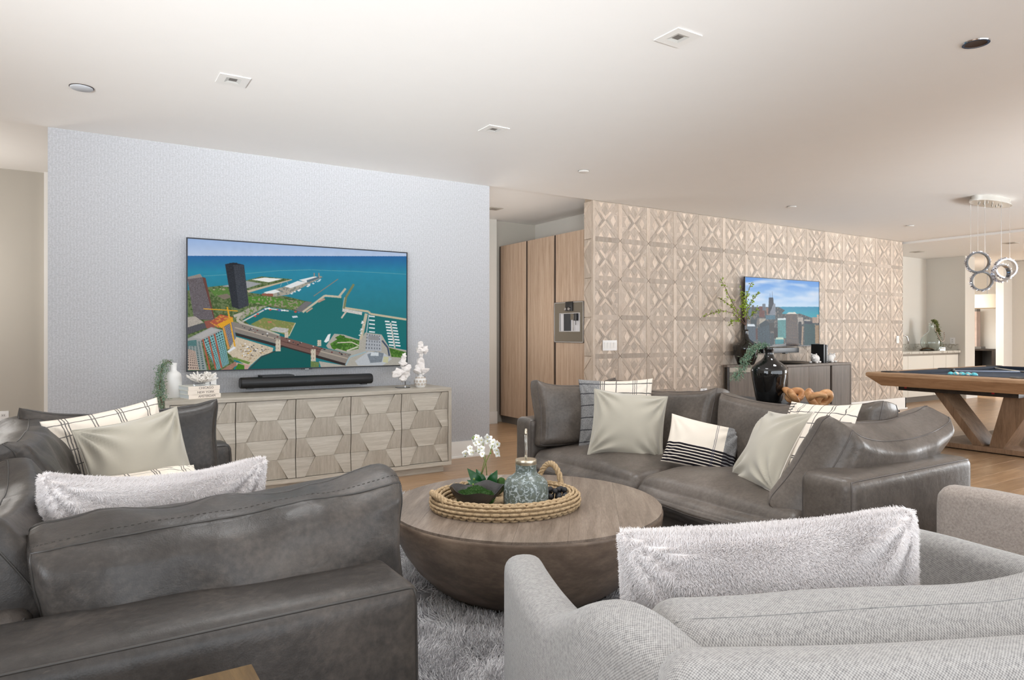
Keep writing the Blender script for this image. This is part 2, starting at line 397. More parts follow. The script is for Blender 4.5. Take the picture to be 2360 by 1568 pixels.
def text_mesh(c):
    o = bpy.data.objects.new('text', c); COL.objects.link(o); dg = bpy.context.evaluated_depsgraph_get()
    me = bpy.data.meshes.new_from_object(o.evaluated_get(dg)); bpy.data.objects.remove(o); bpy.data.curves.remove(c); return me
def obj(name, src, m, parent=None, loc=None, rot=None, smooth=None, bevel=0, tint=False, kind=None, label=None, mw=None):
    me = src.mesh(name) if isinstance(src, MB) else src
    if tint and isinstance(src, MB):
        at = me.attributes.new('tint', 'FLOAT', 'POINT'); at.data.foreach_set('value', src.tint)
    if bevel:
        bm = bmesh.new(); bm.from_mesh(me)
        ed = [e for e in bm.edges if len(e.link_faces) == 2 and e.calc_face_angle(0) > .5]
        bmesh.ops.bevel(bm, geom=ed, offset=bevel, segments=2, affect='EDGES', profile=.7, clamp_overlap=True)
        bm.to_mesh(me); bm.free()
        finish(me, 35)
    elif smooth is not None: finish(me, smooth)
    if m is not None: me.materials.clear(); me.materials.append(M[m] if isinstance(m, str) else m)
    o = bpy.data.objects.new(name, me); COL.objects.link(o)
    if parent is not None: o.parent = parent
    if mw is not None: o.matrix_local = mw
    if loc is not None: o.location = loc
    if rot is not None: o.rotation_euler = rot
    if kind: o['kind'] = kind
    if label: o['label'] = label
    return o
def tag(o, label, cat, group=None, kind=None):
    o['label'] = label; o['category'] = cat
    if group: o['group'] = group
    if kind: o['kind'] = kind
    return o
def thing(name, label, cat, loc=(0, 0, 0), rz=0.0, group=None, mw=None):
    o = bpy.data.objects.new(name, None); COL.objects.link(o); o.empty_display_size = .1
    if mw is not None: o.matrix_world = mw
    else: o.location = loc; o.rotation_euler = (0, 0, rz)
    return tag(o, label, cat, group)
def struct(name, src, m, parent=None, **kw):
    o = obj(name, src, m, parent, **kw); o['kind'] = 'structure'; return o
def copy_tree(o, parent=None):
    c = o.copy(); COL.objects.link(c)
    if parent is not None: c.parent = parent
    for ch in list(o.children): copy_tree(ch, c)
    return c
def B(*a): return MB().box(*a)

# soft shapes -----------------------------------------------------------------
def waves(P, seed, n=18, f0=3, f1=14, ridge=False):
    rg = np.random.RandomState(seed); out = np.zeros(len(P))
    for i in range(n):
        d = rg.normal(size=3); d /= np.linalg.norm(d); f = f0*(f1/f0)**rg.rand()
        w = np.sin(P@d*f*2 + rg.rand()*6.28)
        if ridge: w = 1-2*np.abs(w)
        out += w*(f0/f)**.7
    return out/math.sqrt(n)
def cube_grid(nx, ny, nz):
    def ls(n): a = np.linspace(-1, 1, n+1); return .45*a+.55*np.sin(a*PI/2)
    X, Y, Z = ls(nx), ls(ny), ls(nz); idx = {}; vs = []; fs = []; uv = []
    def vid(i, j, k):
        key = (i, j, k)
        if key not in idx: idx[key] = len(vs); vs.append((X[i], Y[j], Z[k]))
        return idx[key]
    for k, flip in ((0, True), (nz, False)):
        for i in range(nx):
            for j in range(ny):
                f = (vid(i, j, k), vid(i+1, j, k), vid(i+1, j+1, k), vid(i, j+1, k)); fs.append(f[::-1] if flip else f)
    for j, flip in ((0, False), (ny, True)):
        for i in range(nx):
            for k in range(nz):
                f = (vid(i, j, k), vid(i+1, j, k), vid(i+1, j, k+1), vid(i, j, k+1)); fs.append(f[::-1] if flip else f)
    for i, flip in ((0, True), (nx, False)):
        for j in range(ny):
            for k in range(nz):
                f = (vid(i, j, k), vid(i, j+1, k), vid(i, j+1, k+1), vid(i, j, k+1)); fs.append(f[::-1] if flip else f)
    return np.array(vs), fs
def soft_fn(size, r, crown=(0, 0, 0), amp=.004, seed=1, f0=3, f1=16, ridge=.0, extra=None):
    half = np.array(size)/2; r3 = np.minimum(np.array([r, r, r]) if np.isscalar(r) else np.array(r), half*.98)
    def f(U):
        U = np.asarray(U, float); p = U*half; inner = half-r3; c = np.clip(p, -inner, inner)
        d = (p-c)/r3; L = np.linalg.norm(d, axis=1, keepdims=True); L[L < 1e-9] = 1
        nrm = d/L; q = c+nrm*r3
        x, y, z = U.T
        q[:, 0] += crown[0]*x*(1-y*y)*(1-z*z); q[:, 1] += crown[1]*y*(1-x*x)*(1-z*z); q[:, 2] += crown[2]*z*(1-x*x)*(1-y*y)
        if extra is not None: q = extra(q, U)
        w = amp*waves(q, seed, 18, f0, f1)
        if ridge: w += ridge*np.minimum(0, waves(q, seed+5, 10, f0*.8, f1*.7, True))
        return q+nrm*w[:, None]
    return f
def soft(name, fn, m, parent, grid=(24, 16, 8), seams=(), pm=None, loc=None, rot=None, mw=None, pr=.004, label=None):
    U, F = cube_grid(*grid); V = fn(U)
    me = bpy.data.meshes.new(name); me.from_pydata(V.tolist(), [], F); me.update(); finish(me, 180)
    ul = me.uv_layers.new(name='UVMap'); uvs = []
    for f in F:
        q = U[list(f)]; k = int(np.argmin(np.ptp(q, axis=0)+(np.abs(q.mean(0)) < .999)*9)); ax = [i for i in (0, 1, 2) if i != k]
        uvs += [(V[i][ax[0]], V[i][ax[1]]) for i in f]
    ul.data.foreach_set('uv', np.array(uvs).ravel())
    o = obj(name, me, m, parent, loc, rot, label=label, mw=mw)
    if seams:
        mb = MB()
        for path, closed in seams: mb.tube(fn(np.array(path)).tolist(), pr, 6, closed)
        obj('piping', mb, pm or 'piping', o, smooth=180)
    return o
def loop(ax, h, n=40, k=1.0):
    """closed loop of cube parameters around axis ax at height h"""
    t = np.linspace(-1, 1, n, endpoint=False); e = np.ones(n)*k
    ring = np.concatenate([np.stack([t, -e], 1), np.stack([e, t], 1), np.stack([-t, e], 1), np.stack([-e, -t], 1)])
    hh = np.ones(len(ring))*h
    cols = {'z': (ring[:, 0], ring[:, 1], hh), 'y': (ring[:, 0], hh, ring[:, 1]), 'x': (hh, ring[:, 0], ring[:, 1])}[ax]
    return np.stack(cols, 1), True
def line(a, b, n=40): return np.linspace(np.array(a, float), np.array(b, float), n), False

def frame(base, yaw, tilt=0.0, roll=0.0, h=0.0):
    """matrix whose z is the facing direction (yaw in plan, tilted up by tilt), y is up; base is the foot point, h/2 the half height"""
    cy, sy, ct, st = math.cos(yaw), math.sin(yaw), math.cos(tilt), math.sin(tilt)
    n = Vector((cy*ct, sy*ct, st)); u = Vector((-cy*st, -sy*st, ct)); r = u.cross(n)
    R = Matrix((r, u, n)).transposed().to_4x4() @ Matrix.Rotation(roll, 4, 'Z')
    c = Vector(base)+u*(h/2)
    return Matrix.Translation(c) @ R
def pillow_fn(w, h, t, pinch=.07, wr=.006, seed=1, bend=0.0, sag=0.0, sq=.62):
    rg = np.random.RandomState(seed); ph = rg.rand(4)*6
    def f(U):
        u, v, s = np.asarray(U, float).T
        x = w/2*u*(1-pinch*(1-v*v)*np.abs(u)**2); y = h/2*v*(1-pinch*(1-u*u)*np.abs(v)**2)
        prof = np.clip((1-np.abs(u)**2.4)*(1-np.abs(v)**2.4), 0, 1)**sq
        z = s*t/2*prof
        k = 0
        for i, (cx, cy) in enumerate(((-1, -1), (1, -1), (1, 1), (-1, 1))):
            du, dv = (u-cx)*w/2, (v-cy)*h/2; rr = np.hypot(du, dv); a = np.arctan2(dv, du)
            k = k+np.sin(a*13+ph[i]+rr*9)*np.exp(-((rr-.09)/.10)**2)
        P = np.stack([x, y, z+s*.2], 1)
        z = z+s*wr*np.clip(prof*3, 0, 1)*(k*.9+waves(P, seed, 14, 4, 16)*.9)
        z = z+bend*(u*u-.3)+waves(P*[1, 1, 0], seed+3, 8, 3, 7)*wr*.8
        y = y-sag*(1-u*u)*(v+1)/2
        return np.stack([x, y, z], 1)
    return f
def pillow(name, label, cat, m, mw, w, h, t, n=(44, 40), group=None, pip=None, back=None, **kw):
    fn = pillow_fn(w, h, t, **kw); nu, nv = n
    def ls(k): a = np.linspace(-1, 1, k+1); return .4*a+.6*np.sin(a*PI/2)
    A, Bv = np.meshgrid(ls(nu), ls(nv), indexing='ij'); A = A.ravel(); Bv = Bv.ravel(); K = len(A)
    edge = (np.abs(A) > .9999) | (np.abs(Bv) > .9999)
    f1 = fn(np.stack([A, Bv, np.ones(K)], 1)); f2 = fn(np.stack([A, Bv, -np.ones(K)], 1))
    f1[edge] = (f1[edge]+f2[edge])/2
    bid = np.arange(K)+K; cnt = K; vs = list(map(tuple, f1)); uvs = list(zip((A+1)/2, (Bv+1)/2))
    for i in range(K):
        if edge[i]: bid[i] = i
        else: bid[i] = cnt; cnt += 1; vs.append(tuple(f2[i])); uvs.append(((A[i]+1)/2, (Bv[i]+1)/2))
    fs = []; front = []
    for i in range(nu):
        for j in range(nv):
            q = (i*(nv+1)+j, (i+1)*(nv+1)+j, (i+1)*(nv+1)+j+1, i*(nv+1)+j+1); fs.append(q); front.append(0)
            fs.append(tuple(int(bid[k]) for k in q[::-1])); front.append(1)
    me = bpy.data.meshes.new(name); me.from_pydata(vs, [], fs); me.update(); finish(me, 180)
    ul = me.uv_layers.new(name='UVMap'); vi = np.zeros(len(me.loops), int); me.loops.foreach_get('vertex_index', vi)
    ul.data.foreach_set('uv', np.array(uvs)[vi].ravel())
    o = obj(name, me, m); o.matrix_world = mw; tag(o, label, cat, group)
    if back:
        me.materials.append(M[back]); me.polygons.foreach_set('material_index', front)
    if pip:
        k = 40; tt = np.linspace(-1, 1, k, endpoint=False); e = np.ones(k)
        ring = np.concatenate([np.stack([tt, -e], 1), np.stack([e, tt], 1), np.stack([-tt, e], 1), np.stack([-e, -tt], 1)])
        pts = (fn(np.c_[ring, np.ones(len(ring))])+fn(np.c_[ring, -np.ones(len(ring))]))/2
        obj('piping', MB().tube(pts.tolist(), .0032, 6, True), pip, o, smooth=180)
    return o, fn
def strands(name, roots, normals, length, m, parent, seed=1, jitter=.5, droop=.3, r0=.0006, r1=.0002, clump=0.0, pts=5, flow=None, lenvar=.4, clk=.55):
    rg = np.random.RandomState(seed); N = len(roots)
    d = normals+rg.normal(size=(N, 3))*jitter*.5
    if clump:
        ck = waves(roots, seed, 16, clump, clump*2.5)[:, None]; ck2 = waves(roots, seed+1, 16, clump, clump*2.5)[:, None]; ck3 = waves(roots, seed+2, 16, clump, clump*2.5)[:, None]
        d = d+np.concatenate([ck, ck2, ck3], 1)*clk
    if flow is not None: d = d+np.array(flow)
    d /= np.linalg.norm(d, axis=1, keepdims=True)
    L = length*(1-lenvar*rg.rand(N))
    s = np.linspace(0, 1, pts)
    P = roots[:, None, :]+d[:, None, :]*(L[:, None]*s)[:, :, None]
    P[:, :, 2] -= droop*(L[:, None]*s*s)
    P += rg.normal(size=(N, 1, 3))*(L[:, None, None]*.18)*(s*s)[None, :, None]
    c = bpy.data.hair_curves.new(name); c.add_curves([pts]*N)
    c.attributes['position'].data.foreach_set('vector', P.reshape(-1).astype(np.float32))
    ra = c.attributes.new('radius', 'FLOAT', 'POINT')
    ra.data.foreach_set('value', np.tile(np.linspace(r0, r1, pts), N).astype(np.float32))
    c.materials.append(M[m]); c.update_tag()
    o = bpy.data.objects.new(name, c); COL.objects.link(o); o['kind'] = 'stuff'
    if parent is not None: o.parent = parent
    return o
def scatter(me, N, seed=1):
    rg = np.random.RandomState(seed); me.calc_loop_triangles(); T = len(me.loop_triangles)
    ti = np.zeros(T*3, int); me.loop_triangles.foreach_get('vertices', ti); ti = ti.reshape(-1, 3)
    co = np.zeros(len(me.vertices)*3); me.vertices.foreach_get('co', co); co = co.reshape(-1, 3)
    a, b, c = co[ti[:, 0]], co[ti[:, 1]], co[ti[:, 2]]; cr = np.cross(b-a, c-a); ar = np.linalg.norm(cr, axis=1)
    k = rg.choice(T, N, p=ar/ar.sum()); u = rg.rand(N, 1); v = rg.rand(N, 1); fl = (u+v) > 1; u = np.where(fl, 1-u, u); v = np.where(fl, 1-v, v)
    return a[k]+(b[k]-a[k])*u+(c[k]-a[k])*v, cr[k]/ar[k][:, None]

# ================================================================== the room
FWX, FWY, RTX, RTY = .5373, .8434, .8434, -.5373
def cw(l, d, z=None):
    """a point given across and along the line the seating faces"""
    p = (FWX*d+RTX*l, FWY*d+RTY*l)
    return p if z is None else (*p, z)
def in_view(x, y, m=.10):
    d = FWX*x+FWY*y; l = RTX*x+RTY*y
    return d > .4 and abs(l/d) < .75+m
floor = struct('floor', B(-3.3, 18.5, -3.1, 10.2, -.12, -.021), plain('subfloor', S(96, 72, 50), .8))
pl, pw = 2.1, .19
pmesh = B(.0008, pl-.0008, .0008, pw-.0008, -.02, 0).mesh('floorboard')
bm = bmesh.new(); bm.from_mesh(pmesh)
bmesh.ops.bevel(bm, geom=[e for e in bm.edges if all(v.co.z > -.001 for v in e.verts)], offset=.0007, segments=1, affect='EDGES'); bm.to_mesh(pmesh); bm.free()
pmesh.materials.append(M['plank'])
rest = MB(); near = []
for r in range(int(13.2/pw)):
    y = -3.1+r*pw; x = -3.3-((r*.77) % pl)
    while x < 18.4:
        c = (x+pl/2, y+pw/2)
        vis = any(in_view(x+pl*k, c[1]) for k in (0, .25, .5, .75, 1)) and c[1] > 1.2
        hid = c[1] < 4.6 and x+pl < 3.3
        d = FWX*c[0]+FWY*c[1]
        (near.append((d, x, y)) if vis and not hid and y < 8.1 else rest.box(x+.0008, x+pl-.0008, y+.0008, y+pw-.0008, -.02, 0))
        x += pl
near.sort()
for k, (d, x, y) in enumerate(near):
    if k < 290:
        o = bpy.data.objects.new('floorboard', pmesh); COL.objects.link(o); o.parent = floor; o.location = (x, y, 0)
    else: rest.box(x+.0008, x+pl-.0008, y+.0008, y+pw-.0008, -.02, 0)
obj('floorboards_beyond', rest, 'plank', floor, kind='stuff')

ceiling = struct('ceiling', MB().box(-3.3, 11.5, -3.1, 6.0, 2.74, 2.86).box(11.5, 18.5, -3.1, 10.2, 2.705, 2.86), 'ceiling')
ceiling_hall = struct('ceiling_hall', B(-3.3, 11.5, 6.0, 8.3, 2.80, 2.92), 'ceiling')
struct('wall_rear', B(-.18, 3.55, 6.0, 6.16, 0, 2.80), 'wallpaper')
struct('baseboard_rear', MB().box(-.18, 3.55, 5.982, 5.999, 0, .165).box(-.18, 3.55, 5.974, 5.999, 0, .02), 'white', bevel=.003)
struct('wall_hall', MB().box(-3.3, -.27, 8.05, 8.2, 0, 2.92), 'paint_taupe')
struct('trim_1', MB().box(-.27, -.17, 8.0, 8.2, 0, 2.80).box(.8, .9, 8.0, 8.2, 0, 2.80), 'white')
struct('wall_hall_right', B(.9, 4.86, 8.02, 8.2, 0, 2.92), 'paint')
struct('wall_hall_recess', B(4.86, 11.5, 8.14, 8.3, 0, 2.92), 'paint_taupe')
struct('wall_hall_return', B(5.58, 11.4, 6.2, 8.14, 0, 2.92), 'paint')
struct('baseboard_hall', MB().box(.9, 4.86, 8.0, 8.019, 0, .165), 'white', bevel=.003)
struct('door_1', B(-.17, .8, 8.1, 8.14, 0, 2.80), 'white')
struct('wall_left', MB().box(-3.3, -3.15, -3.1, -1.2, 0, 2.92).box(-3.3, -3.15, 2.2, 8.05, 0, 2.92).box(-3.3, -3.15, -1.2, 2.2, 0, .25).box(-3.3, -3.15, -1.2, 2.2, 2.6, 2.92), 'paint')
struct('window_6', MB().box(-3.27, -3.18, -1.2, -1.14, .25, 2.6).box(-3.27, -3.18, .47, .53, .25, 2.6).box(-3.27, -3.18, 2.14, 2.2, .25, 2.6), 'white')  # window added out of view to go with the side light
# window wall behind the seating, with its glazed openings
ww = struct('wall_window', MB().box(-3.3, 18.5, -3.1, -2.95, 0, .25).box(-3.3, 18.5, -3.1, -2.95, 2.6, 2.8).box(-3.3, -1.0, -3.1, -2.95, .25, 2.6).box(8.2, 18.5, -3.1, -2.95, .25, 2.6), 'paint')
for k in range(4):
    x0 = -1.0+2.3*k
    fr = struct('window_%d' % (k+1), MB().box(x0, x0+.06, -3.08, -2.97, .25, 2.6).box(x0+2.24, x0+2.3, -3.08, -2.97, .25, 2.6).box(x0+.06, x0+2.24, -3.08, -2.97, .25, .31).box(x0+.06, x0+2.24, -3.08, -2.97, 2.54, 2.6), 'white')
# end wall past the billiard table
struct('wall_right', MB().box(16.13, 16.3, -3.1, -2.6, 0, 2.7).box(16.13, 16.3, 1.4, 6.3, 0, 2.7).box(16.13, 16.3, -2.6, 1.4, 0, .2).box(16.13, 16.3, -2.6, 1.4, 2.55, 2.7), 'paint_warm')
struct('window_5', MB().box(16.15, 16.27, -2.6, -2.52, .2, 2.55).box(16.15, 16.27, -.64, -.56, .2, 2.55).box(16.15, 16.27, 1.32, 1.4, .2, 2.55), 'white')
struct('wall_pier', B(14.2, 14.58, 6.3, 7.15, 0, 2.705), 'paint')
struct('wall_alcove', B(11.3, 14.2, 7.0, 7.15, 0, 2.705), 'paint')
struct('trim_2', B(15.75, 16.13, 6.28, 6.42, 0, 2.705), 'white')
struct('baseboard_pier', MB().box(14.18, 14.62, 6.27, 6.299, 0, .17), 'white', bevel=.003)
struct('wall_passage', MB().box(14.4, 18.5, 10.0, 10.2, 0, 2.705).box(18.3, 18.5, 6.3, 10.0, 0, 2.705).box(14.43, 14.58, 7.15, 10.0, 0, 2.705), 'paint_warm')

# ------------------------------------------------------------------ wall clad in inlaid wood panels
X0, X1, Y0 = 4.907, 11.44, 6.0
wp = struct('wall_panelled', MB().box(X0+.012, X1-.004, 6.018, 6.16, 0, 2.80), plain('panel_backing', S(176, 158, 138), .7))
ps = .445
zl = [.085+ps*k for k in range(7)]          # joint heights
xl = [5.313+ps*k for k in range(-1, 15)]    # joint positions
w2 = .028                                   # half width of the frame strips
q = ps/2-w2
def rnd(): return random.uniform(.38, .62)
def arms():
    out = []
    a = .031
    for sx, sz in ((1, 1), (-1, 1), (-1, -1), (1, -1)):
        # outer bar from corner to part way in
        p = [(q, q), (q, q-a), (.085+a*.6, .085-a*.45), (.085-a*.45, .085+a*.6), (q-a, q)]
        out.append([(sx*x, sz*z) for x, z in p])
    return out
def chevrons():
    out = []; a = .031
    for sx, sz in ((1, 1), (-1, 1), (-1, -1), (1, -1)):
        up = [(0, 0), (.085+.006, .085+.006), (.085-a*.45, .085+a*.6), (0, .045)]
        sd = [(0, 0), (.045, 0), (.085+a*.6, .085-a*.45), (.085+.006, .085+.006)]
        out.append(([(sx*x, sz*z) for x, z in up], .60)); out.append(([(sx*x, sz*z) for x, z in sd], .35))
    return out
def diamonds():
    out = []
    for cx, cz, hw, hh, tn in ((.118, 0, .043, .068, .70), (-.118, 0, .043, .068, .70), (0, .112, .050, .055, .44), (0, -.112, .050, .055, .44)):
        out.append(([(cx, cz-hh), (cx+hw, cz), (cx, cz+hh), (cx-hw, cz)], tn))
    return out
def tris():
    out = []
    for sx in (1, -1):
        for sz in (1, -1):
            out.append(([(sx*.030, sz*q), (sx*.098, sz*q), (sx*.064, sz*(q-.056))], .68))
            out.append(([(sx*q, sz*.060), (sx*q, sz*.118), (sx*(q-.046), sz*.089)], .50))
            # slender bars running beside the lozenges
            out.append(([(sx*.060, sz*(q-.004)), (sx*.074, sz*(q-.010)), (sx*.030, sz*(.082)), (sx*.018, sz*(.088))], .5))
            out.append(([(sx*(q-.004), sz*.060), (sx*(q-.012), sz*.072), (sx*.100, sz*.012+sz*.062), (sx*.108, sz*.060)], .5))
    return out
def fixw(poly):
    a = sum(poly[i][0]*poly[(i+1) % len(poly)][1]-poly[(i+1) % len(poly)][0]*poly[i][1] for i in range(len(poly)))
    return poly if a > 0 else poly[::-1]
def slab(mb, poly, cx, cz, h, tn, f=-.018):
    """a piece proud of the backing by h, facing -y"""
    P = fixw([(x+cx, z+cz) for x, z in poly])
    mb.prism(P, 6.012, 6.018-h, 'y', tn, inset=.0008)
def unit(polys, h):
    mb = MB()
    for p in polys: mb.prism(fixw(p), 0, -h, 'y', .5, inset=.0015)
    me = mb.mesh('inlay'); at = me.attributes.new('tint', 'FLOAT', 'POINT'); at.data.foreach_set('value', [.5]*len(me.vertices)); me.materials.append(M['inlay']); return me
def with_tint(me, tn):
    m2 = me.copy(); m2.attributes['tint'].data.foreach_set('value', [tn]*len(m2.vertices)); return m2
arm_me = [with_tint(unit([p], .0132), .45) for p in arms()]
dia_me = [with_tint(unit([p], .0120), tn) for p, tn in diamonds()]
stuff = MB(); nsub = 0
for c in range(len(xl)-1):
    for r in range(6):
        xa, xb = max(xl[c], X0), min(xl[c+1], X1); za, zb = zl[r], min(zl[r+1], 2.74)
        if r == 5: zb = 2.74
        cx, cz = (xl[c]+xl[c+1])/2, zl[r]+ps/2
        # the panel itself: its ground board
        pm = MB().box(xa+w2*.9 if c else xa, xb-w2*.9, 6.008, 6.018, za+w2*.9, min(zb, 2.739), rnd()*.5+.24)
        pan = obj('wood_panel', pm, 'inlay', wp, tint=True)
        def clipped(poly):
            return all(X0+.002 <= x+cx <= X1-.004 and z+cz <= 2.738 for x, z in poly)
        def clamp(poly): return [(min(max(x, X0+.003-cx), X1-.005-cx), min(z, 2.738-cz)) for x, z in poly]
        own = c <= 4 and nsub < 285 and r >= 1
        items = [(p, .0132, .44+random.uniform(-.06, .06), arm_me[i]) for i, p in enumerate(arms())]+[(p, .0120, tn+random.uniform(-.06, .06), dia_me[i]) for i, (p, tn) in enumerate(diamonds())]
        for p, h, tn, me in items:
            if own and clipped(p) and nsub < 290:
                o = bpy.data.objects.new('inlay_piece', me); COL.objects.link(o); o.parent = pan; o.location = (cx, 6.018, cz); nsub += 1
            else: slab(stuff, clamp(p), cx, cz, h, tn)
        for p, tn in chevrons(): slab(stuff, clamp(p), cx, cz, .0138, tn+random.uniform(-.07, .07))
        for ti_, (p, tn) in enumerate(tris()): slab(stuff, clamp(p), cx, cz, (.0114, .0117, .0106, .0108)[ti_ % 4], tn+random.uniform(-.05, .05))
obj('inlay_pieces', stuff, 'inlay', wp, tint=True, kind='stuff')
# mitred frame strips along every joint
for x in xl:
    if x < X0-.01 or x > X1+.01: continue
    for r in range(6):
        za, zb = zl[r], min(zl[r+1], 2.739)
        a, b = max(x-w2, X0+.002), min(x+w2, X1-.004); xm = min(max(x, a), b)
        poly = fixw([(xm, za), (b, za+w2), (b, zb-w2 if r < 5 else zb), (xm, zb), (a, zb-w2 if r < 5 else zb), (a, za+w2)])
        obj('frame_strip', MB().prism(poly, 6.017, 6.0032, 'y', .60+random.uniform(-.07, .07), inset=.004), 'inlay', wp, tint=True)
for c in range(len(xl)-1):
    for r in range(6):
        xa, xb = max(xl[c], X0), min(xl[c+1], X1)
        if xb-xa < .08: continue
        z = zl[r]
        poly = fixw([(xa, z), (xa+w2, z-w2), (xb-w2, z-w2), (xb, z), (xb-w2, z+w2), (xa+w2, z+w2)])
        obj('frame_strip', MB().prism(poly, 6.017, 6.0036, 'y', .41+random.uniform(-.07, .07), inset=.004), 'inlay', wp, tint=True)
# the end of that wall, clad the same way, with an upright corner bead
obj('corner_bead', MB().box(4.905, 4.935, 5.998, 6.03, 0, 2.74, .62), 'inlay', wp, tint=True)
for r in range(6):
    z = zl[r]; zb = min(z+ps, 2.739)
    obj('end_panel', MB().box(4.907, 4.92, 6.03, 6.16, z+.004, zb-.004, rnd()+.06), 'inlay', wp, tint=True)
    obj('end_inlay', MB().prism([(6.036, z+.05), (6.075, z+.05), (6.156, z+.20), (6.156, z+.26)], 4.906, 4.901, 'x', .6), 'inlay', wp, tint=True)
    obj('end_inlay', MB().prism([(6.156, z+.29), (6.156, z+.35), (6.075, zb-.02), (6.036, zb-.02)], 4.906, 4.901, 'x', .64), 'inlay', wp, tint=True)
struct('baseboard_panelled', MB().box(X0, X1+.03, 5.972, 5.999, 0, .185).box(X1, X1+.03, 5.972, 6.2, 0, .185).box(X0, X1+.045, 5.955, 5.999, 0, .02), 'white', bevel=.003)

# ------------------------------------------------------------------ ceiling fittings
def downlight(x, y, label):
    t = thing('downlight', label, 'light', (x, y, 2.74), 0, 'square ceiling downlights')
    s, h = .085, .042
    mb = MB()
    o = [(-s, -s), (s, -s), (s, s), (-s, s)]; i = [(-h, -h), (h, -h), (h, h), (-h, h)]
    v = [(*p, -.006) for p in o]+[(*p, -.006) for p in i]+[(*p, -.001) for p in o]
    mb.add(v, [(k, (k+1) % 4, (k+1) % 4+4, k+4)[::-1] for k in range(4)]+[(k, (k+1) % 4, (k+1) % 4+8, k+8) for k in range(4)])
    obj('trim_plate', mb, 'white', t)
    c = .022; v = [(*p, -.006) for p in i]+[(-c, -c, -.0012), (c, -c, -.0012), (c, c, -.0012), (-c, c, -.0012)]
    obj('reflector', MB().add(v, [(k, (k+1) % 4, (k+1) % 4+4, k+4) for k in range(4)]), plain('reflector_white', S(206, 206, 202), .4), t)
    obj('aperture', MB().box(-c, c, -c, c, -.0014, -.0008), plain('aperture_grey', S(120, 116, 112), .6), t)
    return t
downlight(2.567, 2.466, 'square downlight nearest the camera, above the right hand seating')
downlight(.778, 4.295, 'square downlight above the wall screen with the harbour picture, beside the round speaker')
downlight(2.584, 4.306, 'square downlight above the gap beside the papered wall')
for x, y, lab, r, mm in ((.023, 4.92, 'round grey ceiling disc near the top corner of the papered wall', .062, 'steel'), (3.948, 4.965, 'small round ceiling disc in front of the panelled wall end', .05, 'white'),
                     (7.136, 5.035, 'small round ceiling disc above the wall screen with the skyline', .05, 'white'), (9.79, 5.044, 'small round ceiling disc beyond the skyline screen, towards the kitchenette', .05, 'white')):
    t = thing('ceiling_disc', lab, 'sprinkler', (x, y, 2.74), 0, 'round ceiling discs')
    obj('cover_plate', MB().lathe([(0, -.012), (r*.9, -.012), (r, -.008), (r, -.004), (r*.9, -.001)], 32), plain('disc_grey', S(196, 200, 206), .4) if mm == 'steel' else mm, t, smooth=40)
    obj('gap_ring', MB().lathe([(r*.86, -.0045), (r*1.06, -.0045), (r*1.06, -.001)], 32), 'dark_gap' if mm != 'white' else plain('disc_gap', S(150, 146, 140), .6), t)
t = thing('ceiling_hole', 'dark round opening in the ceiling with a thin chrome rim', 'speaker', (3.917, 1.687, 2.74))
obj('rim', MB().lathe([(.050, -.006), (.062, -.006), (.064, -.001)], 32), 'chrome', t, smooth=40)
obj('cone', MB().lathe([(.052, -.004), (.03, -.0015), (0, -.001)], 32), plain('hole_brown', S(66, 52, 46), .6), t, smooth=40)
for x, y, lab in ((12.76, 6.45, 'thin square ceiling vent above the kitchenette counter'), (12.8, 5.0, 'thin square ceiling vent behind the hanging ring lamp'), (4.40, 7.33, 'square downlight in the hall ceiling')):
    t = thing('ceiling_vent', lab, 'vent', (x, y, 2.80 if y > 7 else 2.705))
    obj('vent_frame', MB().box(-.09, .09, -.09, .09, -.006, -.001), plain('vent_grey', S(196, 190, 180), .6), t, bevel=.002)
    obj('vent_core', MB().box(-.05, .05, -.05, .05, -.008, -.0055), plain('vent_dark', S(150, 144, 136), .6), t)

# ------------------------------------------------------------------ tall cabinets with the coffee machine
def tall(y0, y1, label, split=None):
    t = thing('tall_cabinet', label, 'cabinet', (4.95, 0, 0), 0, 'tall wood cabinets')
    obj('carcass', B(.022, .60, y0, y1, .10, 2.442), 'tall_wood', t)
    obj('plinth', B(.05, .58, y0, y1, 0, .10), 'toe', t)
    if not split: obj('door', B(0, .02, y0+.004, y1-.036, .105, 2.442), 'tall_wood', t, bevel=.0015)
    else:
        obj('door', B(0, .02, y0+.004, y1-.036, .105, split[0]), 'tall_wood', t, bevel=.0015)
        obj('door', B(0, .02, y0+.004, y1-.036, split[1], 2.442), 'tall_wood', t, bevel=.0015)
    obj('finger_groove', B(.006, .022, y1-.036, y1+.002, .105, 2.442), 'dark_gap', t)
    return t
tall(6.19, 6.806, 'tall oak cabinet holding the built-in coffee machine, against the panelled wall end', (1.125, 1.615))
tall(6.81, 7.43, 'tall oak cabinet next to the one with the coffee machine')
tall(7.434, 8.10, 'tall oak cabinet deepest in the hall, beside the taupe recess')
t = thing('coffee_machine', 'built-in mirrored coffee machine with two chrome knobs in the oak cabinet', 'coffee machine', (4.94, 6.20, 1.13))
obj('housing', MB().box(.0, .02, .0, .57, 0, .478), 'steel', t, bevel=.002)
fp = MB(); W_, H_ = .57, .478
for a, b, c, d in ((.005, .565, .005, .13), (.005, .565, .345, .473), (.005, .07, .13, .345), (.46, .565, .13, .345)): fp.box(-.012, 0, a, b, c, d)
obj('mirror_panel', fp, 'bronze_glass', t)
ed = MB()
for a, b, c, d in ((0, .57, 0, .006), (0, .57, .472, .478), (0, .006, 0, .478), (.564, .57, 0, .478), (.07, .46, .127, .134), (.07, .46, .341, .348), (.066, .072, .127, .348), (.458, .464, .127, .348)): ed.box(-.016, -.011, a, b, c, d)
obj('edge_trim', ed, plain('bright_edge', S(206, 206, 208), .3, .6), t)
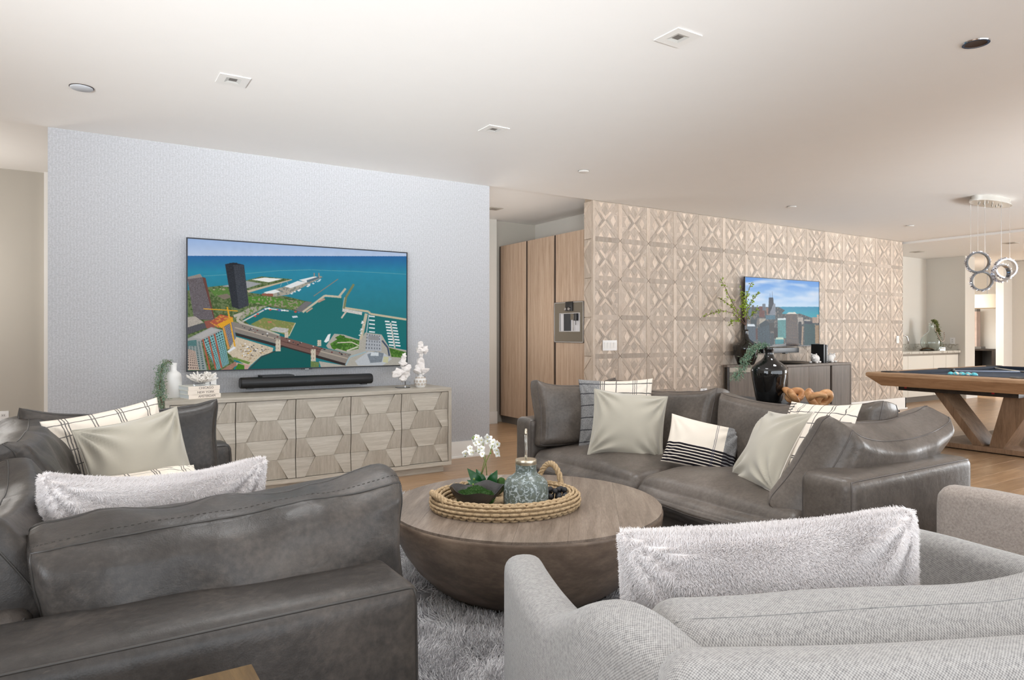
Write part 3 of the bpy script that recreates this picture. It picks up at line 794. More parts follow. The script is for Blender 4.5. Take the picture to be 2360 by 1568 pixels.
obj('niche_back', B(-.002, .0005, .07, .46, .134, .341), plain('niche_white', S(206, 206, 210), .3, .2), t)
obj('niche_panel', B(-.008, -.002, .25, .385, .136, .340), plain('niche_dark', S(44, 48, 54), .3), t)
obj('control_block', B(-.03, -.010, .195, .325, .37, .482), 'black', t, bevel=.003)
for y in (.235, .30): obj('knob', MB().lathe([(0, .026), (.016, .024), (.019, .016), (.019, 0)], 20), 'chrome', t, loc=(-.03, y, .395), rot=(0, -PI/2, 0), smooth=40)
obj('spout', MB().box(-.03, -.008, .165, .225, .265, .340).box(-.022, -.016, .185, .190, .136, .265), 'bronze_glass', t, bevel=.003)
obj('milk_arm', MB().box(-.034, -.01, .105, .16, .255, .340).box(-.026, -.02, .128, .134, .205, .255), 'black', t, bevel=.003)

# ------------------------------------------------------------------ wall plates
def plate(name, label, loc, w, h, n, rz=0, group=None, sockets=False):
    t = thing(name, label, 'outlet' if sockets else 'switch', loc, rz, group)
    obj('cover', B(-w/2, w/2, -.008, 0, -h/2, h/2), plain('plate_white', S(242, 241, 240), .35), t, bevel=.002)
    for k in range(n):
        x = (k-(n-1)/2)*.046
        if sockets:
            for z in (.02, -.02): obj('socket', MB().box(x-.017, x+.017, -.0095, -.008, z-.014, z+.014), plain('socket_white', S(226, 225, 224), .4), t)
            for z in (.02, -.02): obj('slots', MB().box(x-.008, x-.005, -.0105, -.0094, z-.005, z+.006).box(x+.005, x+.008, -.0105, -.0094, z-.005, z+.006), 'dark_gap', t)
        else: obj('rocker', MB().add([(x-.017, -.008, -.034), (x+.017, -.008, -.034), (x+.017, -.008, .034), (x-.017, -.008, .034), (x-.017, -.0095, -.034), (x+.017, -.0095, -.034), (x+.017, -.014, .034), (x-.017, -.014, .034)], [(4, 5, 6, 7), (0, 1, 5, 4), (2, 3, 7, 6), (1, 2, 6, 5), (3, 0, 4, 7)]), 'white', t)
plate('light_switch', 'white four gang rocker switch on the panelled wall', (5.148, 6.0, 1.098), .21, .118, 4)
plate('light_switch', 'single white switch at the far end of the panelled wall', (11.26, 6.0, 1.135), .075, .118, 1)
plate('wall_outlet', 'white outlet low on the panelled wall behind the grey leather sofa', (6.70, 6.0, .50), .118, .075, 1, sockets=True)
plate('wall_outlet', 'white outlet on the taupe wall at the edge of the hall', (-.59, 8.05, .44), .085, .12, 1, sockets=True)
plate('wall_outlet', 'white outlet on the side wall of the kitchenette, beside the bottle', (14.2, 6.52, 1.09), .085, .12, 1, PI/2*-1, sockets=True)
plate('wall_outlet', 'white outlet on the back wall of the kitchenette, behind the counter', (13.05, 7.0, 1.09), .085, .12, 1, sockets=True)

# ================================================================== sideboard with faceted doors
SBX, SBY = .53, 5.45          # body from x .53 to 2.83, front at y 5.45
t = thing('sideboard', 'pale cerused oak sideboard with five faceted doors under the harbour screen', 'sideboard', (SBX, SBY, 0))
LW, DP, ZB, ZT = 2.30, .52, .062, .752
obj('top', B(0, LW, 0, DP, ZT-.032, ZT), 'sideboard_h', t, bevel=.002)
obj('bottom', B(0, LW, 0, DP, ZB, ZB+.032), 'sideboard_h', t, bevel=.002)
obj('side', B(0, .03, 0, DP, ZB+.032, ZT-.032), 'sideboard_v', t, bevel=.002)
obj('side', B(LW-.03, LW, 0, DP, ZB+.032, ZT-.032), 'sideboard_v', t, bevel=.002)
obj('back', B(.03, LW-.03, DP-.02, DP, ZB+.032, ZT-.032), 'sideboard_v', t)
obj('plinth', B(.05, LW-.06, .045, DP-.02, 0, ZB), 'sideboard_h', t)
zb, zt = ZB+.036, ZT-.036; dw = (LW-.06)/5; hh = (zt-zb)/4
for d in range(5):
    xa, xb = .03+d*dw+.0025, .03+(d+1)*dw-.0025; w = xb-xa
    door = obj('door', B(xa, xb, .034, .05, zb, zt), 'sideboard_v', t)
    obj('door_gap', B(xb-.001, xb+.006, .03, .034, zb, zt), 'dark_gap', door) if d < 4 else None
    wide, nar = (.155, .865), (.345, .675)
    for k in range(4):
        z0, z1 = zb+k*hh, zb+(k+1)*hh
        lo, hi = (wide, nar) if k % 2 == 0 else (nar, wide)     # row 0 (bottom): wide at its foot
        # the middle piece leans out at the narrow ends, the side pieces at the wide ends
        cy0, cy1 = ((.021, .004) if k % 2 == 0 else (.004, .021))
        sy0, sy1 = ((.004, .021) if k % 2 == 0 else (.021, .004))
        def facet(x0, x1, x2, x3, ya, yb, mt):
            g = .0008
            v = [(x0+g, ya, z0+g), (x1-g, ya, z0+g), (x2-g, yb, z1-g), (x3+g, yb, z1-g)]
            v += [(x, .036, z) for x, _, z in v]
            obj('facet', MB().add(v, [(0, 1, 2, 3), (0, 4, 5, 1), (1, 5, 6, 2), (2, 6, 7, 3), (3, 7, 4, 0)]), mt, door)
        cm, sm = ('sideboard_v', 'sideboard_h') if k % 2 == 0 else ('sideboard_h', 'sideboard_v')
        l0, r0, l1, r1 = xa+lo[0]*w, xa+lo[1]*w, xa+hi[0]*w, xa+hi[1]*w
        facet(l0, r0, r1, l1, cy0, cy1, cm)
        facet(xa, l0, l1, xa, sy0, sy1, sm)
        facet(r0, xb, xb, r1, sy0, sy1, sm)

# ================================================================== pictures on the two wall screens
def homog(src):
    A = []; b = []
    for (x, y), (u, v) in zip(src, ((0, 0), (1, 0), (1, 1), (0, 1))):
        A += [[x, y, 1, 0, 0, 0, -u*x, -u*y], [0, 0, 0, x, y, 1, -v*x, -v*y]]; b += [u, v]
    return np.append(np.linalg.solve(np.array(A, float), np.array(b, float)), 1).reshape(3, 3)
class Pic:
    """a small picture drawn as flat print: colours per point of the screen's own grid"""
    def __init__(s, W, H, corners, seed=3):
        W, H = W*2, H*2; s.W, s.H = W, H; s.Hm = homog(corners); s.Hi = np.linalg.inv(s.Hm); s.rg = np.random.RandomState(seed)
        X, Y = np.meshgrid((np.arange(W)+.5)/W, (np.arange(H)+.5)/H); s.U, s.V = X, Y
        q = np.stack([X, Y, np.ones_like(X)], -1)@s.Hi.T; s.X, s.Y = q[..., 0]/q[..., 2], q[..., 1]/q[..., 2]
        s.c = np.zeros((H, W, 3)); s.n1 = s.rg.rand(H, W); s.n2 = s._sm(s.rg.rand(H, W), 3); s.n3 = s._sm(s.rg.rand(H, W), 10)
    def _sm(s, a, k):
        for _ in range(2):
            for ax in (0, 1): a = sum(np.roll(a, i, ax) for i in range(-k, k+1))/(2*k+1)
        return (a-a.min())/(a.max()-a.min())
    def inside(s, poly):
        P = np.array(poly, float); x0, y0 = P.min(0); x1, y1 = P.max(0)
        m = np.zeros((s.H, s.W), bool); bb = (s.X >= x0) & (s.X <= x1) & (s.Y >= y0) & (s.Y <= y1)
        if not bb.any(): return m
        x, y = s.X[bb], s.Y[bb]; ins = np.zeros(len(x), bool); j = len(P)-1
        for i in range(len(P)):
            xi, yi = P[i]; xj, yj = P[j]
            if yi != yj: ins ^= ((yi > y) != (yj > y)) & (x < (xj-xi)*(y-yi)/(yj-yi)+xi)
            j = i
        m[bb] = ins; return m
    def poly(s, poly, col, var=0.0, col2=None, noise=None, thr=.55):
        m = s.inside(poly); c = np.array(col, float)
        if not m.any(): return m
        s.c[m] = c*(1+var*(s.n1[m]-.5)[:, None]*2)
        if col2 is not None:
            k = m & ((s.n2 if noise is None else noise) > thr); s.c[k] = np.array(col2, float)*(1+var*(s.n1[k]-.5)[:, None]*2)
        return m
    def line(s, pts, w, col, var=0):
        for (x0, y0), (x1, y1) in zip(pts, pts[1:]):
            L = math.hypot(x1-x0, y1-y0) or 1; nx, ny = -(y1-y0)/L*w/2, (x1-x0)/L*w/2
            s.poly([(x0+nx, y0+ny), (x1+nx, y1+ny), (x1-nx, y1-ny), (x0-nx, y0-ny)], col, var)
    def facade(s, quad, wall, win, nx, ny, fx=.55, fy=.55, var=.12):
        """quad tl tr br bl with a grid of windows"""
        h = homog(quad); m = s.inside(quad)
        if not m.any(): return
        q = np.stack([s.X[m], s.Y[m], np.ones(m.sum())], -1)@h.T; u, v = q[:, 0]/q[:, 2], q[:, 1]/q[:, 2]
        w = ((u*nx) % 1 < fx) & ((v*ny) % 1 < fy)
        c = np.where(w[:, None], np.array(win, float), np.array(wall, float)); s.c[m] = c*(1+var*(s.n1[m]-.5)[:, None]*2)
    def dots(s, poly, n, r, cols, sx=1.0):
        P = np.array(poly, float); x0, y0 = P.min(0); x1, y1 = P.max(0); k = 0
        for _ in range(n*4):
            if k >= n: break
            x, y = x0+(x1-x0)*s.rg.rand(), y0+(y1-y0)*s.rg.rand()
            ins = False; j = len(P)-1
            for i in range(len(P)):
                if (P[i][1] > y) != (P[j][1] > y) and x < (P[j][0]-P[i][0])*(y-P[i][1])/(P[j][1]-P[i][1])+P[i][0]: ins = not ins
                j = i
            if not ins: continue
            k += 1; c = cols[s.rg.randint(len(cols))]; a = r*(.7+.6*s.rg.rand())
            s.poly([(x-a*sx, y), (x, y-a*.6), (x+a*sx, y), (x, y+a*.6)], c)
    def build(s, name, w, h, parent, loc):
        W, H = s.W//2, s.H//2; s.c = np.clip(s.c, 0, 255).reshape(H, 2, W, 2, 3).mean((1, 3))
        xs = np.linspace(0, w, W); zs = np.linspace(0, -h, H); XX, ZZ = np.meshgrid(xs, zs)
        V = np.stack([XX, np.zeros_like(XX), ZZ], -1).reshape(-1, 3)
        i = np.arange(W*H).reshape(H, W); F = np.stack([i[:-1, :-1], i[1:, :-1], i[1:, 1:], i[:-1, 1:]], -1).reshape(-1, 4)
        me = bpy.data.meshes.new(name); me.vertices.add(len(V)); me.vertices.foreach_set('co', V.ravel())
        me.loops.add(F.size); me.loops.foreach_set('vertex_index', F.ravel().astype(np.int32)); me.polygons.add(len(F))
        me.polygons.foreach_set('loop_start', np.arange(0, F.size, 4, dtype=np.int32)); me.update(calc_edges=True)
        c = (np.clip(s.c, 0, 255)/255)**1.05; c = np.where(c <= .04045, c/12.92, ((c+.055)/1.055)**2.4)
        at = me.attributes.new('picture', 'FLOAT_COLOR', 'POINT')
        at.data.foreach_set('color', np.concatenate([c.reshape(-1, 3), np.ones((W*H, 1))], 1).ravel().astype(np.float32))
        return obj(name, me, 'screen', parent, loc)
t = NT('lit_screen'); a = t.new('ShaderNodeAttribute'); a.attribute_name = 'picture'
t.base((.002, .002, .002, 1)); t.set(Roughness=.25); t.link(a.outputs['Color'], t.b.inputs['Emission Color']); t.b.inputs['Emission Strength'].default_value = .64
t.b.inputs['Specular IOR Level'].default_value = .06
M['screen'] = t.m

p = Pic(600, 338, [(121, 94), (2235, 234), (2233, 1330), (112, 1383)])
Y = p.Y; k = lambda a, b: np.clip((Y-a)/(b-a), 0, 1)[..., None]
sky = np.array([158, 186, 228.])*(1-k(90, 262))+np.array([190, 206, 232.])*k(90, 262)
sea = np.array([46, 108, 166.])*(1-k(265, 420))+np.array([44, 140, 168.])*k(265, 420)
sea = sea*(1-k(420, 900))+np.array([34, 122, 130.])*k(420, 900)
p.c = np.where((Y < 264)[..., None], sky, sea); p.c *= 1+.05*(p.n3-.5)[..., None]
p.line([(270, 460), (680, 436), (1000, 406), (1300, 399), (1720, 412), (2232, 440)], 5, (96, 164, 176))
harb = [(640, 880), (900, 770), (1230, 815), (1440, 668), (1610, 670), (1612, 785), (1850, 830), (2232, 890), (2232, 1180), (1700, 1200), (1000, 1100), (640, 930)]
p.poly(harb, (20, 112, 114), .04)
p.poly([(118, 600), (330, 565), (520, 545), (830, 463), (1125, 490), (705, 620), (860, 640), (1060, 655), (1240, 700), (1320, 713), (1225, 812), (1090, 788), (880, 760), (650, 880), (720, 940), (560, 930), (560, 1380), (115, 1380)], (108, 122, 82), .25, (74, 96, 52))
p.poly([(690, 600), (1120, 490), (1126, 498), (702, 622)], (196, 182, 158), .1)
p.poly([(735, 494), (855, 474), (1032, 487), (900, 520)], (236, 236, 232), .04)
p.poly([(440, 560), (690, 508), (832, 533), (690, 578)], (162, 164, 166), .08)
p.poly([(330, 590), (500, 570), (530, 640), (380, 655)], (92, 128, 62), .2, (168, 160, 132), thr=.7)
p.poly([(400, 650), (500, 630), (540, 665), (470, 690)], (128, 118, 104), .1)
p.poly([(828, 632), (1000, 575), (1400, 458), (1422, 468), (1090, 640), (950, 662)], (172, 166, 152), .2, (130, 136, 130), thr=.6)
for q in ([(850, 618), (960, 590), (1012, 612), (900, 640)], [(1050, 560), (1180, 506), (1262, 522), (1110, 578)], [(1190, 497), (1340, 462), (1390, 470), (1262, 522)]): p.poly(q, (232, 234, 234), .05)
p.poly([(1265, 500), (1385, 462), (1390, 480), (1270, 524)], (92, 116, 128), .2)
p.poly([(835, 630), (940, 630), (940, 658), (830, 648)], (150, 92, 74), .1)
for x in (1338, 1384): p.line([(x, 428), (x, 466)], 10, (176, 140, 120))
p.line([(1010, 560), (1030, 515), (1070, 510), (1090, 545)], 3, (190, 196, 200))
p.dots([(1100, 625), (1420, 480), (1425, 490), (1110, 640)], 40, 11, [(235, 235, 235), (220, 225, 230)])
p.poly([(700, 660), (880, 655), (1090, 690), (1060, 735), (900, 745), (705, 720)], (84, 132, 50), .25, (150, 150, 118), thr=.62)
p.poly([(1060, 690), (1240, 705), (1160, 785), (890, 745)], (96, 130, 62), .25, (150, 142, 120), thr=.6)
p.poly([(1150, 790), (1252, 706), (1322, 713), (1215, 812)], (118, 116, 116), .1)
p.poly([(560, 860), (720, 760), (880, 752), (640, 880)], (166, 162, 146), .15, (110, 138, 76), thr=.6)
p.line([(640, 905), (880, 775), (1090, 800)], 12, (206, 204, 200), .2); p.dots([(640, 905), (880, 770), (1200, 812), (1190, 822), (880, 790), (660, 912)], 26, 16, [(240, 240, 240), (200, 80, 70), (90, 110, 170)])
p.line([(1225, 812), (1440, 650), (1600, 664)], 20, (200, 190, 168), .08); p.line([(1575, 662), (1642, 580)], 20, (196, 188, 170), .1)
p.line([(1260, 812), (1320, 770)], 14, (190, 160, 140), .2); p.line([(1375, 712), (1440, 680)], 18, (186, 150, 130), .3)
p.line([(1625, 780), (1645, 665), (1722, 538)], 22, (126, 132, 96), .2); p.line([(1612, 780), (1632, 665)], 6, (196, 188, 168))
p.line([(1635, 770), (1865, 806), (1880, 828), (2232, 884)], 20, (196, 184, 158), .1)
p.line([(1332, 655), (1570, 487)], 8, (140, 132, 122)); p.line([(1610, 790), (1800, 825)], 30, (206, 202, 196), .3); p.line([(1600, 870), (1650, 800)], 16, (206, 190, 176), .3)
p.line([(1842, 825), (1785, 1095)], 30, (194, 184, 162), .08); p.line([(1868, 835), (1840, 1040)], 9, (176, 190, 196), .1)
p.line([(2077, 915), (2118, 1160)], 15, (198, 196, 190), .1)
for i in range(9):
    y = 905+i*29; x = 2078+(y-915)*.17
    p.line([(x-8, y), (x-54, y-4)], 14, (236, 236, 236), .1); p.line([(x+10, y), (x+58, y+6)], 14, (228, 230, 232), .1)
for i in range(5): p.line([(1868, 850+i*38), (1925, 856+i*38)], 12, (230, 232, 234), .1)
p.dots([(1790, 880), (1830, 880), (1800, 1060), (1770, 1060)], 8, 12, [(230, 230, 230)])
p.poly([(1120, 850), (1170, 845), (1180, 862), (1130, 868)], (206, 214, 220)); p.poly([(1430, 1100), (1470, 1030), (1496, 1022), (1480, 1090), (1450, 1110)], (232, 234, 234), .15)
# island, roads and bridge
p.poly([(720, 930), (850, 864), (1155, 916), (1090, 1045), (1000, 1012), (860, 985)], (130, 138, 78), .12, (158, 144, 96), thr=.66)
p.line([(1155, 916), (1092, 1045)], 8, (206, 196, 168)); p.poly([(900, 985), (960, 955), (1090, 972), (1075, 1015), (1010, 1010)], (188, 186, 180), .3)
p.poly([(885, 900), (925, 900), (925, 915), (887, 913)], (190, 120, 100))
p.line([(560, 850), (640, 825), (590, 885), (650, 930), (850, 985), (1000, 1040)], 26, (186, 180, 166), .08); p.line([(700, 800), (620, 860), (660, 920)], 10, (150, 146, 134), .1)
p.poly([(545, 900), (700, 945), (1010, 1045), (1410, 1160), (1692, 1222), (1640, 1335), (1370, 1240), (1010, 1130), (560, 1005)], (140, 132, 124), .08)
p.line([(570, 960), (1010, 1085), (1400, 1195), (1660, 1265)], 12, (176, 164, 150))
p.poly([(1010, 1045), (1412, 1160), (1372, 1238), (1008, 1132)], (122, 92, 84), .08); p.line([(1010, 1090), (1390, 1200)], 8, (96, 70, 64))
p.poly([(575, 1010), (950, 1115), (1300, 1215), (1645, 1315), (1640, 1338), (1290, 1240), (940, 1140), (580, 1040)], (52, 44, 42), .2)
p.dots([(560, 915), (1010, 1055), (1690, 1225), (1670, 1250), (1010, 1090), (560, 945)], 110, 9, [(34, 34, 40), (60, 60, 66), (226, 226, 226), (110, 40, 40)])
p.poly([(580, 1050), (940, 1160), (930, 1200), (820, 1240), (705, 1345), (560, 1262), (500, 1205)], (202, 188, 166), .18, (176, 156, 128), thr=.68)
p.dots([(600, 1090), (920, 1170), (800, 1240), (640, 1240)], 60, 9, [(70, 74, 84), (230, 228, 224), (206, 160, 60), (130, 120, 110)])
p.poly([(828, 1246), (960, 1190), (1030, 1150), (1296, 1226), (1312, 1352), (700, 1372)], (8, 92, 90), .05); p.line([(700, 1370), (828, 1246), (960, 1190)], 8, (60, 60, 60))
p.poly([(560, 1250), (720, 1300), (700, 1320), (545, 1268)], (110, 140, 70), .15); p.poly([(580, 1300), (720, 1330), (690, 1370), (590, 1370)], (196, 160, 150), .15); p.poly([(570, 1370), (600, 1310), (660, 1330), (660, 1372)], (72, 124, 36), .3)
for x0, y0, x1, y1 in ((962, 1082, 1010, 1192), (1050, 1006, 1086, 1060), (1366, 1084, 1404, 1142), (1302, 1174, 1350, 1292)):
    p.facade([(x0, y0), (x1, y0), (x1, y1), (x0, y1)], (204, 194, 176), (150, 138, 122), 2, 3, .3, .4)
p.poly([(1300, 1290), (1380, 1300), (1380, 1350), (1300, 1350)], (110, 130, 80), .3)
# museum point
p.poly([(1450, 1140), (1530, 1022), (1620, 1030), (1790, 1085), (1830, 1010), (1990, 1030), (2060, 1150), (2232, 1185), (2232, 1336), (1400, 1352), (1380, 1290), (1640, 1335), (1692, 1222), (1470, 1165)], (176, 172, 162), .1)
p.poly([(1490, 1120), (1600, 1050), (1775, 1090), (1765, 1170), (1650, 1195), (1500, 1150)], (92, 138, 56), .2, (64, 104, 36)); p.dots([(1500, 1160), (1560, 1040), (1680, 1050), (1600, 1160)], 26, 26, [(70, 122, 30), (58, 104, 30)])
p.line([(1560, 1110), (1700, 1105), (1770, 1140)], 10, (206, 198, 180)); p.line([(1650, 1190), (1760, 1150)], 14, (200, 196, 182))
p.facade([(1845, 1022), (1985, 1042), (1990, 1195), (1832, 1188)], (172, 176, 182), (112, 116, 122), 6, 5, .4, .5); p.poly([(1862, 1040), (1965, 1048), (1960, 1090), (1858, 1080)], (146, 146, 148), .2)
p.line([(1995, 1090), (2050, 1160), (2065, 1240)], 16, (70, 84, 104)); p.poly([(2062, 1160), (2232, 1205), (2232, 1262), (2085, 1250)], (70, 110, 44), .3, (96, 134, 60))
p.poly([(1730, 1290), (1860, 1196), (2012, 1212), (2090, 1270), (2000, 1334), (1760, 1334)], (188, 192, 196), .08); p.poly([(1850, 1225), (1930, 1195), (2010, 1215), (1990, 1300), (1880, 1310)], (128, 136, 144), .25); p.poly([(1890, 1205), (1960, 1205), (1960, 1240), (1880, 1240)], (206, 212, 216), .1)
p.line([(1640, 1330), (1680, 1250), (1840, 1200)], 14, (160, 180, 186)); p.poly([(2010, 1245), (2060, 1250), (2050, 1310), (2000, 1300)], (196, 194, 160), .05)
# towers
p.poly([(480, 345), (560, 328), (662, 350), (706, 745), (612, 782), (545, 758)], (44, 48, 58), .2)
p.facade([(486, 352), (560, 352), (612, 780), (546, 756)], (34, 38, 46), (66, 70, 76), 10, 46, .6, .5, .4); p.facade([(560, 352), (660, 352), (706, 745), (612, 780)], (52, 56, 66), (84, 88, 92), 10, 46, .6, .5, .4)
p.poly([(522, 332), (596, 330), (596, 352), (520, 352)], (40, 42, 48), .2)
p.poly([(118, 470), (240, 438), (262, 470), (118, 500)], (150, 142, 136), .1)
p.facade([(118, 490), (262, 470), (376, 890), (180, 880)], (92, 82, 84), (146, 144, 152), 14, 34, .5, .5, .25); p.poly([(262, 470), (292, 478), (376, 870), (372, 890)], (110, 70, 62), .1)
p.facade([(115, 950), (280, 915), (300, 965), (115, 1030)], (78, 76, 80), (112, 114, 120), 14, 6, .5, .5); p.poly([(115, 860), (190, 850), (270, 910), (115, 960)], (176, 168, 158), .2); p.poly([(275, 900), (380, 880), (380, 960), (300, 970)], (146, 86, 74), .12)
p.poly([(330, 912), (430, 832), (550, 858), (548, 905), (410, 965)], (204, 140, 66), .2, (176, 90, 66), thr=.55); p.poly([(400, 930), (550, 860), (556, 905), (440, 968)], (222, 164, 40), .1)
p.facade([(450, 962), (545, 905), (582, 1062), (505, 1172)], (150, 148, 156), (52, 56, 72), 8, 12, .5, .7); p.poly([(450, 962), (470, 955), (522, 1165), (500, 1175)], (206, 150, 80), .1)
p.line([(270, 778), (500, 792), (600, 800)], 9, (222, 164, 40)); p.line([(498, 760), (520, 870), (570, 1145)], 14, (222, 164, 40), .2); p.poly([(492, 1195), (560, 1145), (578, 1160), (510, 1205)], (224, 228, 232))
p.facade([(115, 1115), (245, 1085), (300, 1375), (115, 1375)], (150, 158, 156), (64, 90, 92), 5, 16, .5, .5); p.facade([(245, 1088), (452, 985), (512, 1312), (395, 1380), (300, 1378)][:4], (128, 176, 176), (44, 62, 70), 9, 19, .5, .5)
p.poly([(112, 1070), (345, 955), (452, 985), (240, 1092), (115, 1100)], (162, 162, 160), .08); p.poly([(160, 1060), (340, 965), (420, 985), (250, 1070)], (178, 176, 174), .06); p.poly([(115, 1090), (200, 1080), (200, 1140), (115, 1140)], (86, 124, 124), .2)
for x in (262, 318, 374): p.line([(x, 1075-(x-262)*.48), (x+66, 1372-(x-262)*.15)], 16, (172, 92, 70), .06)
p.facade([(115, 1165), (190, 1190), (225, 1375), (115, 1375)], (190, 170, 156), (96, 84, 80), 5, 10, .5, .5); p.poly([(430, 1378), (575, 1290), (585, 1330), (520, 1380)], (160, 120, 104), .25)
pic1 = p
p = Pic(250, 140, [(795, 130), (1885, 210), (1875, 1172), (786, 1188)], 5)
Y = p.Y; k = lambda a, b: np.clip((Y-a)/(b-a), 0, 1)[..., None]
p.c = np.array([96, 156, 232.])*(1-k(130, 585))+np.array([196, 220, 242.])*k(130, 585)
cn = p.rg.rand(280, 500)
for _ in range(2):
    for ax_, k_ in ((1, 34), (0, 5)): cn = sum(np.roll(cn, i_, ax_) for i_ in range(-k_, k_+1))/(2*k_+1)
cn = (cn-cn.min())/(cn.max()-cn.min())
cl = np.clip((cn+.12*np.sin(p.Y*.03+p.X*.008)-.36)*1.9, 0, .85)[..., None]*(1-.75*k(420, 600)); p.c = p.c*(1-cl)+np.array([226, 234, 246.])*cl
p.c = np.where((Y > 587)[..., None], np.array([38, 150, 182.])*(1-k(587, 700))+np.array([44, 166, 182.])*k(587, 700), p.c)
p.poly([(780, 585), (1290, 590), (1380, 640), (1330, 690), (1420, 700), (1600, 690), (1900, 800), (1900, 1200), (780, 1200)], (128, 120, 114), .5, (84, 88, 90), thr=.5)
for a in ([890, 560, 925, 700, (96, 96, 84)], [1000, 578, 1078, 745, (128, 82, 72)], [1048, 540, 1096, 640, (122, 130, 142)], [1155, 537, 1240, 710, (150, 154, 164)], [1110, 600, 1135, 700, (160, 126, 110)], [845, 600, 885, 760, (110, 128, 140)], [1095, 712, 1235, 775, (92, 130, 146)], [1270, 775, 1390, 1060, (104, 160, 160)], [1565, 745, 1645, 850, (186, 178, 170)], [1660, 780, 1750, 810, (196, 188, 178)], [1780, 745, 1850, 830, (190, 168, 152)], [1846, 705, 1880, 830, (206, 184, 168)], [1660, 835, 1815, 1165, (58, 98, 100)], [1820, 865, 1876, 1140, (176, 152, 124)], [1575, 815, 1620, 1140, (44, 46, 56)], [870, 780, 960, 880, (54, 74, 82)], [1000, 760, 1090, 860, (186, 178, 166)], [820, 850, 945, 1120, (92, 106, 118)], [945, 910, 980, 1080, (104, 62, 52)], [1150, 830, 1220, 960, (78, 72, 68)], [1215, 905, 1268, 1060, (60, 42, 40)], [1230, 1070, 1355, 1148, (72, 152, 158)], [1165, 985, 1215, 1180, (70, 84, 90)]):
    x0, y0, x1, y1, c = a; p.facade([(x0, y0), (x1, y0), (x1, y1), (x0, y1)], c, tuple(v*.72 for v in c), max(3, int((x1-x0)/14)), max(3, int((y1-y0)/14)), .5, .5, .2)
p.poly([(1145, 445), (1208, 445), (1215, 535), (1150, 690), (1132, 690)], (46, 50, 62), .12); p.line([(1193, 352), (1193, 446)], 4, (70, 74, 84)); p.line([(1162, 380), (1162, 446)], 3, (110, 120, 140))
p.facade([(975, 900), (1150, 850), (1165, 1180), (975, 1100)], (42, 66, 78), (112, 132, 140), 4, 22, .9, .25); p.poly([(1000, 850), (1090, 790), (1150, 830), (1150, 860), (1000, 905)], (48, 70, 80), .15)
p.facade([(1396, 690), (1552, 690), (1580, 1172), (1396, 1172)], (130, 112, 98), (72, 78, 92), 12, 40, .6, .6, .15); p.poly([(1436, 668), (1530, 668), (1552, 695), (1396, 695)], (220, 216, 206), .05); p.poly([(1270, 760), (1390, 756), (1390, 785), (1270, 785)], (214, 222, 224), .05)
p.poly([(825, 845), (925, 845), (940, 880), (825, 880)], (216, 222, 228), .04); p.poly([(1190, 1160), (1390, 1140), (1392, 1182), (1190, 1184)], (150, 150, 150), .1); p.poly([(1250, 1050), (1350, 1045), (1355, 1080), (1235, 1080)], (196, 208, 190), .15)
p.poly([(1660, 800), (1780, 810), (1780, 850), (1660, 840)], (40, 60, 80), .1); p.line([(1640, 880), (1625, 1160)], 22, (170, 150, 130), .3)
low = (p.Y > 590)[..., None]; p.c = np.where(low, (p.c-128)*1.2+112, p.c)
pic2 = p
def tv(label, x0, x1, z0, z1, y, pic):
    t = thing('television', label, 'television', (x0, y, z0), 0, 'wall mounted screens')
    w, h = x1-x0, z1-z0; b = .009
    obj('bezel', MB().box(0, w, 0, .018, 0, b).box(0, w, 0, .018, h-b, h).box(0, b, 0, .018, b, h-b).box(w-b, w, 0, .018, b, h-b), plain('screen_bezel', S(34, 34, 40), .35, .3), t)
    obj('back_shell', B(.03, w-.03, .018, .036, .03, h-.03), 'black', t)
    obj('wall_bracket', B(w*.3, w*.7, .036, 5.999-y, h*.3, h*.7), 'black', t)
    pic.build('screen', w-2*b, h-2*b, t, (b, .004, h-b))
    return t
t = tv('large flat television showing an aerial harbour view on the papered wall', .728, 2.613, .933, 1.997, 5.925, pic1)
obj('logo_tab', B(.90, .99, -.003, .012, -.006, .002), 'black', t); obj('logo_mark', B(.93, .962, -.0042, -.003, -.004, -.0005), 'ceramic', t)
tv('flat television showing a city skyline on the panelled wall', 7.40, 9.03, 1.055, 1.985, 5.92, pic2)

def capsule_bar(name, label, x0, x1, yc, zc, ry, rz_, group):
    t = thing(name, label, 'soundbar', (x0, yc, zc), 0, group)
    L = x1-x0; n = 28; prof = []
    for i in range(n):
        a = 2*PI*i/n; c, s = math.cos(a), math.sin(a)
        prof.append((math.copysign(abs(c)**.75, c)*ry, math.copysign(abs(s)**.75, s)*rz_))
    mb = MB(); vs = []
    secs = [(0, .86), (.006, .97), (.014, 1), (L-.014, 1), (L-.006, .97), (L, .86)]
    for x, k in secs: vs += [(x, a*k, b*k) for a, b in prof]
    fs = [(i*n+j, i*n+(j+1) % n, (i+1)*n+(j+1) % n, (i+1)*n+j) for i in range(len(secs)-1) for j in range(n)]+[tuple(range(n)), tuple(range((len(secs)-1)*n, len(secs)*n))[::-1]]
    mb.add(vs, fs); obj('body', mb, 'black', t, smooth=40)
    return t
t = capsule_bar('soundbar', 'long black rounded soundbar under the television with the harbour view', 1.115, 2.235, 5.868, .832, .055, .045, 'black soundbars')
obj('wall_bracket', MB().box(.17, .43, -.03, .13, .040, .056).box(.17, .43, .06, .13, -.02, .05), 'black', t, bevel=.002)
obj('foot', B(.05, .10, -.03, .03, -.050, -.036), 'black', t); obj('foot', B(1.02, 1.07, -.03, .03, -.050, -.036), 'black', t)
